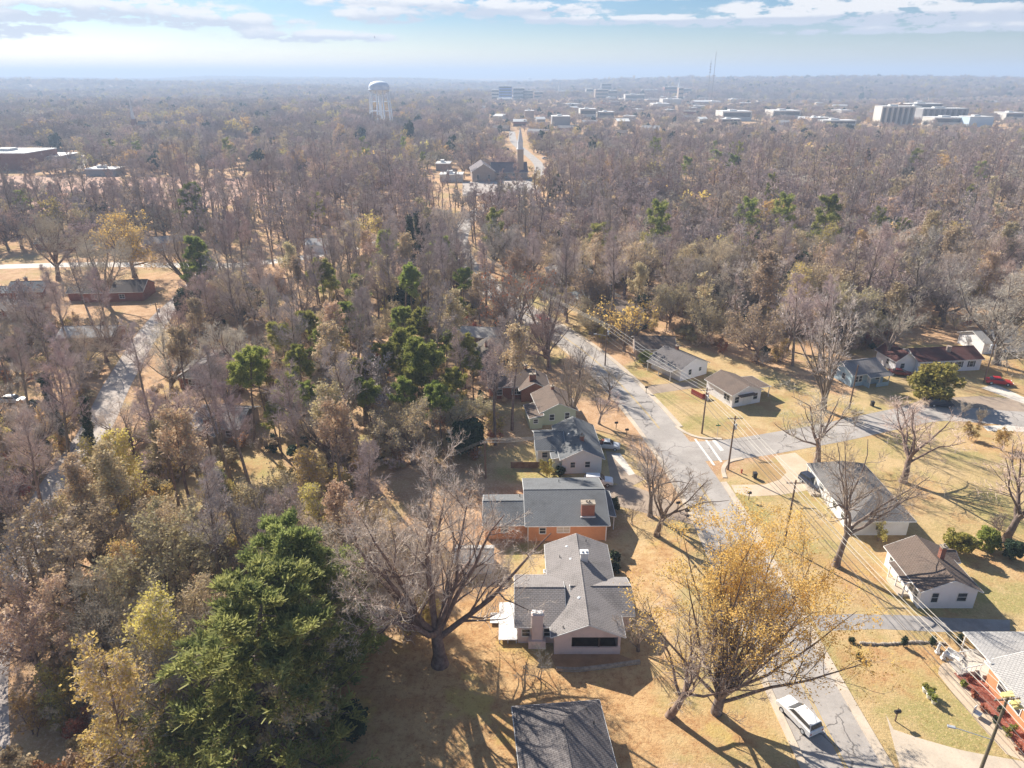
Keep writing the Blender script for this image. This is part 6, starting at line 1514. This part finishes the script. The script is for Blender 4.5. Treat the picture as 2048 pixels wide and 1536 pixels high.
p = at(1953, 1432); o = empty('garden_chair', (p.x, p.y, 0), .6, 'white garden chair on the walkway behind the mossy pole', 'chair')
MB().box(-.35, -.35, .4, .35, .35, .46).build('seat', M_WHITE, o); MB().box(-.35, .3, .46, .35, .36, 1.1).build('backrest', M_WHITE, o)
for a in (-.3, .3):
    for b in (-.3, .3): MB().box(a - .03, b - .03, 0, a + .03, b + .03, .4).build('leg', M_WHITE, o)
eg = MB(); n_ = 46
for k in range(n_):
    t = k / n_; p = at(1722 + 170 * t, 1287 + 2 * math.sin(t * 7)); s = rs.uniform(.14, .26); eg.lathe([(s, 0), (s * 1.05, s * .5), (s * .6, s * 1.1), (.02, s * 1.25)], 7, (p.x, p.y))
tag(eg.build('stone_edging', M_STONE), 'low row of rough stones edging the lawn beside the gravel driveway', 'edging')
for k, (px, py) in enumerate(((1925, 1372), (1948, 1392), (1968, 1418), (1990, 1445), (2015, 1470), (2035, 1500), (1938, 1358), (2002, 1425), (2028, 1462))):
    p = at(px, py); T, n_ = blob(420 + k, H=rs.uniform(.5, .9), W=rs.uniform(.8, 1.3), n=240, size=(.08, .18), clump=12, low=0.)
    f = bpy.data.objects.new('shrub', T.meshes(M_BARK, M_BARK, (M_BUSH, M_RUST, M_RUST, M_HOLLY)[k % 4], joined=True)); COL.objects.link(f); f.location = p
    tag(f, 'small plant in the red flower bed before the brick house', 'shrub', 'plants in the red flower bed')
wl = MB(); L_ = smooth_line([tuple(at(*q)[:2]) for q in ((1112, 1340), (1150, 1342), (1200, 1337), (1280, 1326))], .6)
strip(L_, -.18, .18, .4, .42, wl); tag(wl.build('low_wall', M_STONE), 'low curved stone wall in front of the pale pink house', 'wall')
p = at(1093, 1151); o = empty('air_conditioner', (p.x, p.y, 0), 0, 'white round topped air conditioner beside the pale pink house', 'air conditioner'); MB().box(-.4, -.4, 0, .4, .4, .75).build('casing', M_METAL, o, bevel=.04); MB().lathe([(.3, .76), (.32, .8), (.1, .82)], 14).build('fan_grille', M_BLACK, o)
p = at(1393, 793); tag(MB().box(-.02, -1.7, .0, .02, 1.7, 1.2).box(.02, -1.7, 0, 1.8, -1.66, 1.2).build('fence', mat('red fence paint', (.35, .06, .04), (.28, .05, .035))), 'short red board fence at the side of the white corner house', 'fence').location = p
COL.objects['fence'].rotation_euler.z = .5
p = at(1068, 936); tag(MB().box(0, -.03, 0, 8, .03, 1.2).build('fence', M_WOOD), 'brown board fence behind the cool white house', 'fence').location = (p.x - 4, p.y, 0)

# ------------------------------------------------------------------ haze
mh = bpy.data.materials.new('haze'); mh.use_nodes = True; t = NT(mh.node_tree); t.t.nodes.clear()
out = t.n('ShaderNodeOutputMaterial'); pv = t.n('ShaderNodeVolumePrincipled'); pv.inputs['Color'].default_value = (0.58, 0.725, 0.95, 1)
pv.inputs['Density'].default_value = HAZE_DENSITY = 0.0003; pv.inputs['Anisotropy'].default_value = 0.1
t.l(pv.outputs[0], out.inputs['Volume'])
hz = MB().box(-26500, -700, -60, 26500, 26500, 150).build('haze', mh); hz['kind'] = 'stuff'; hz['label'] = 'thin blue winter haze over the whole view'; hz['category'] = 'haze'
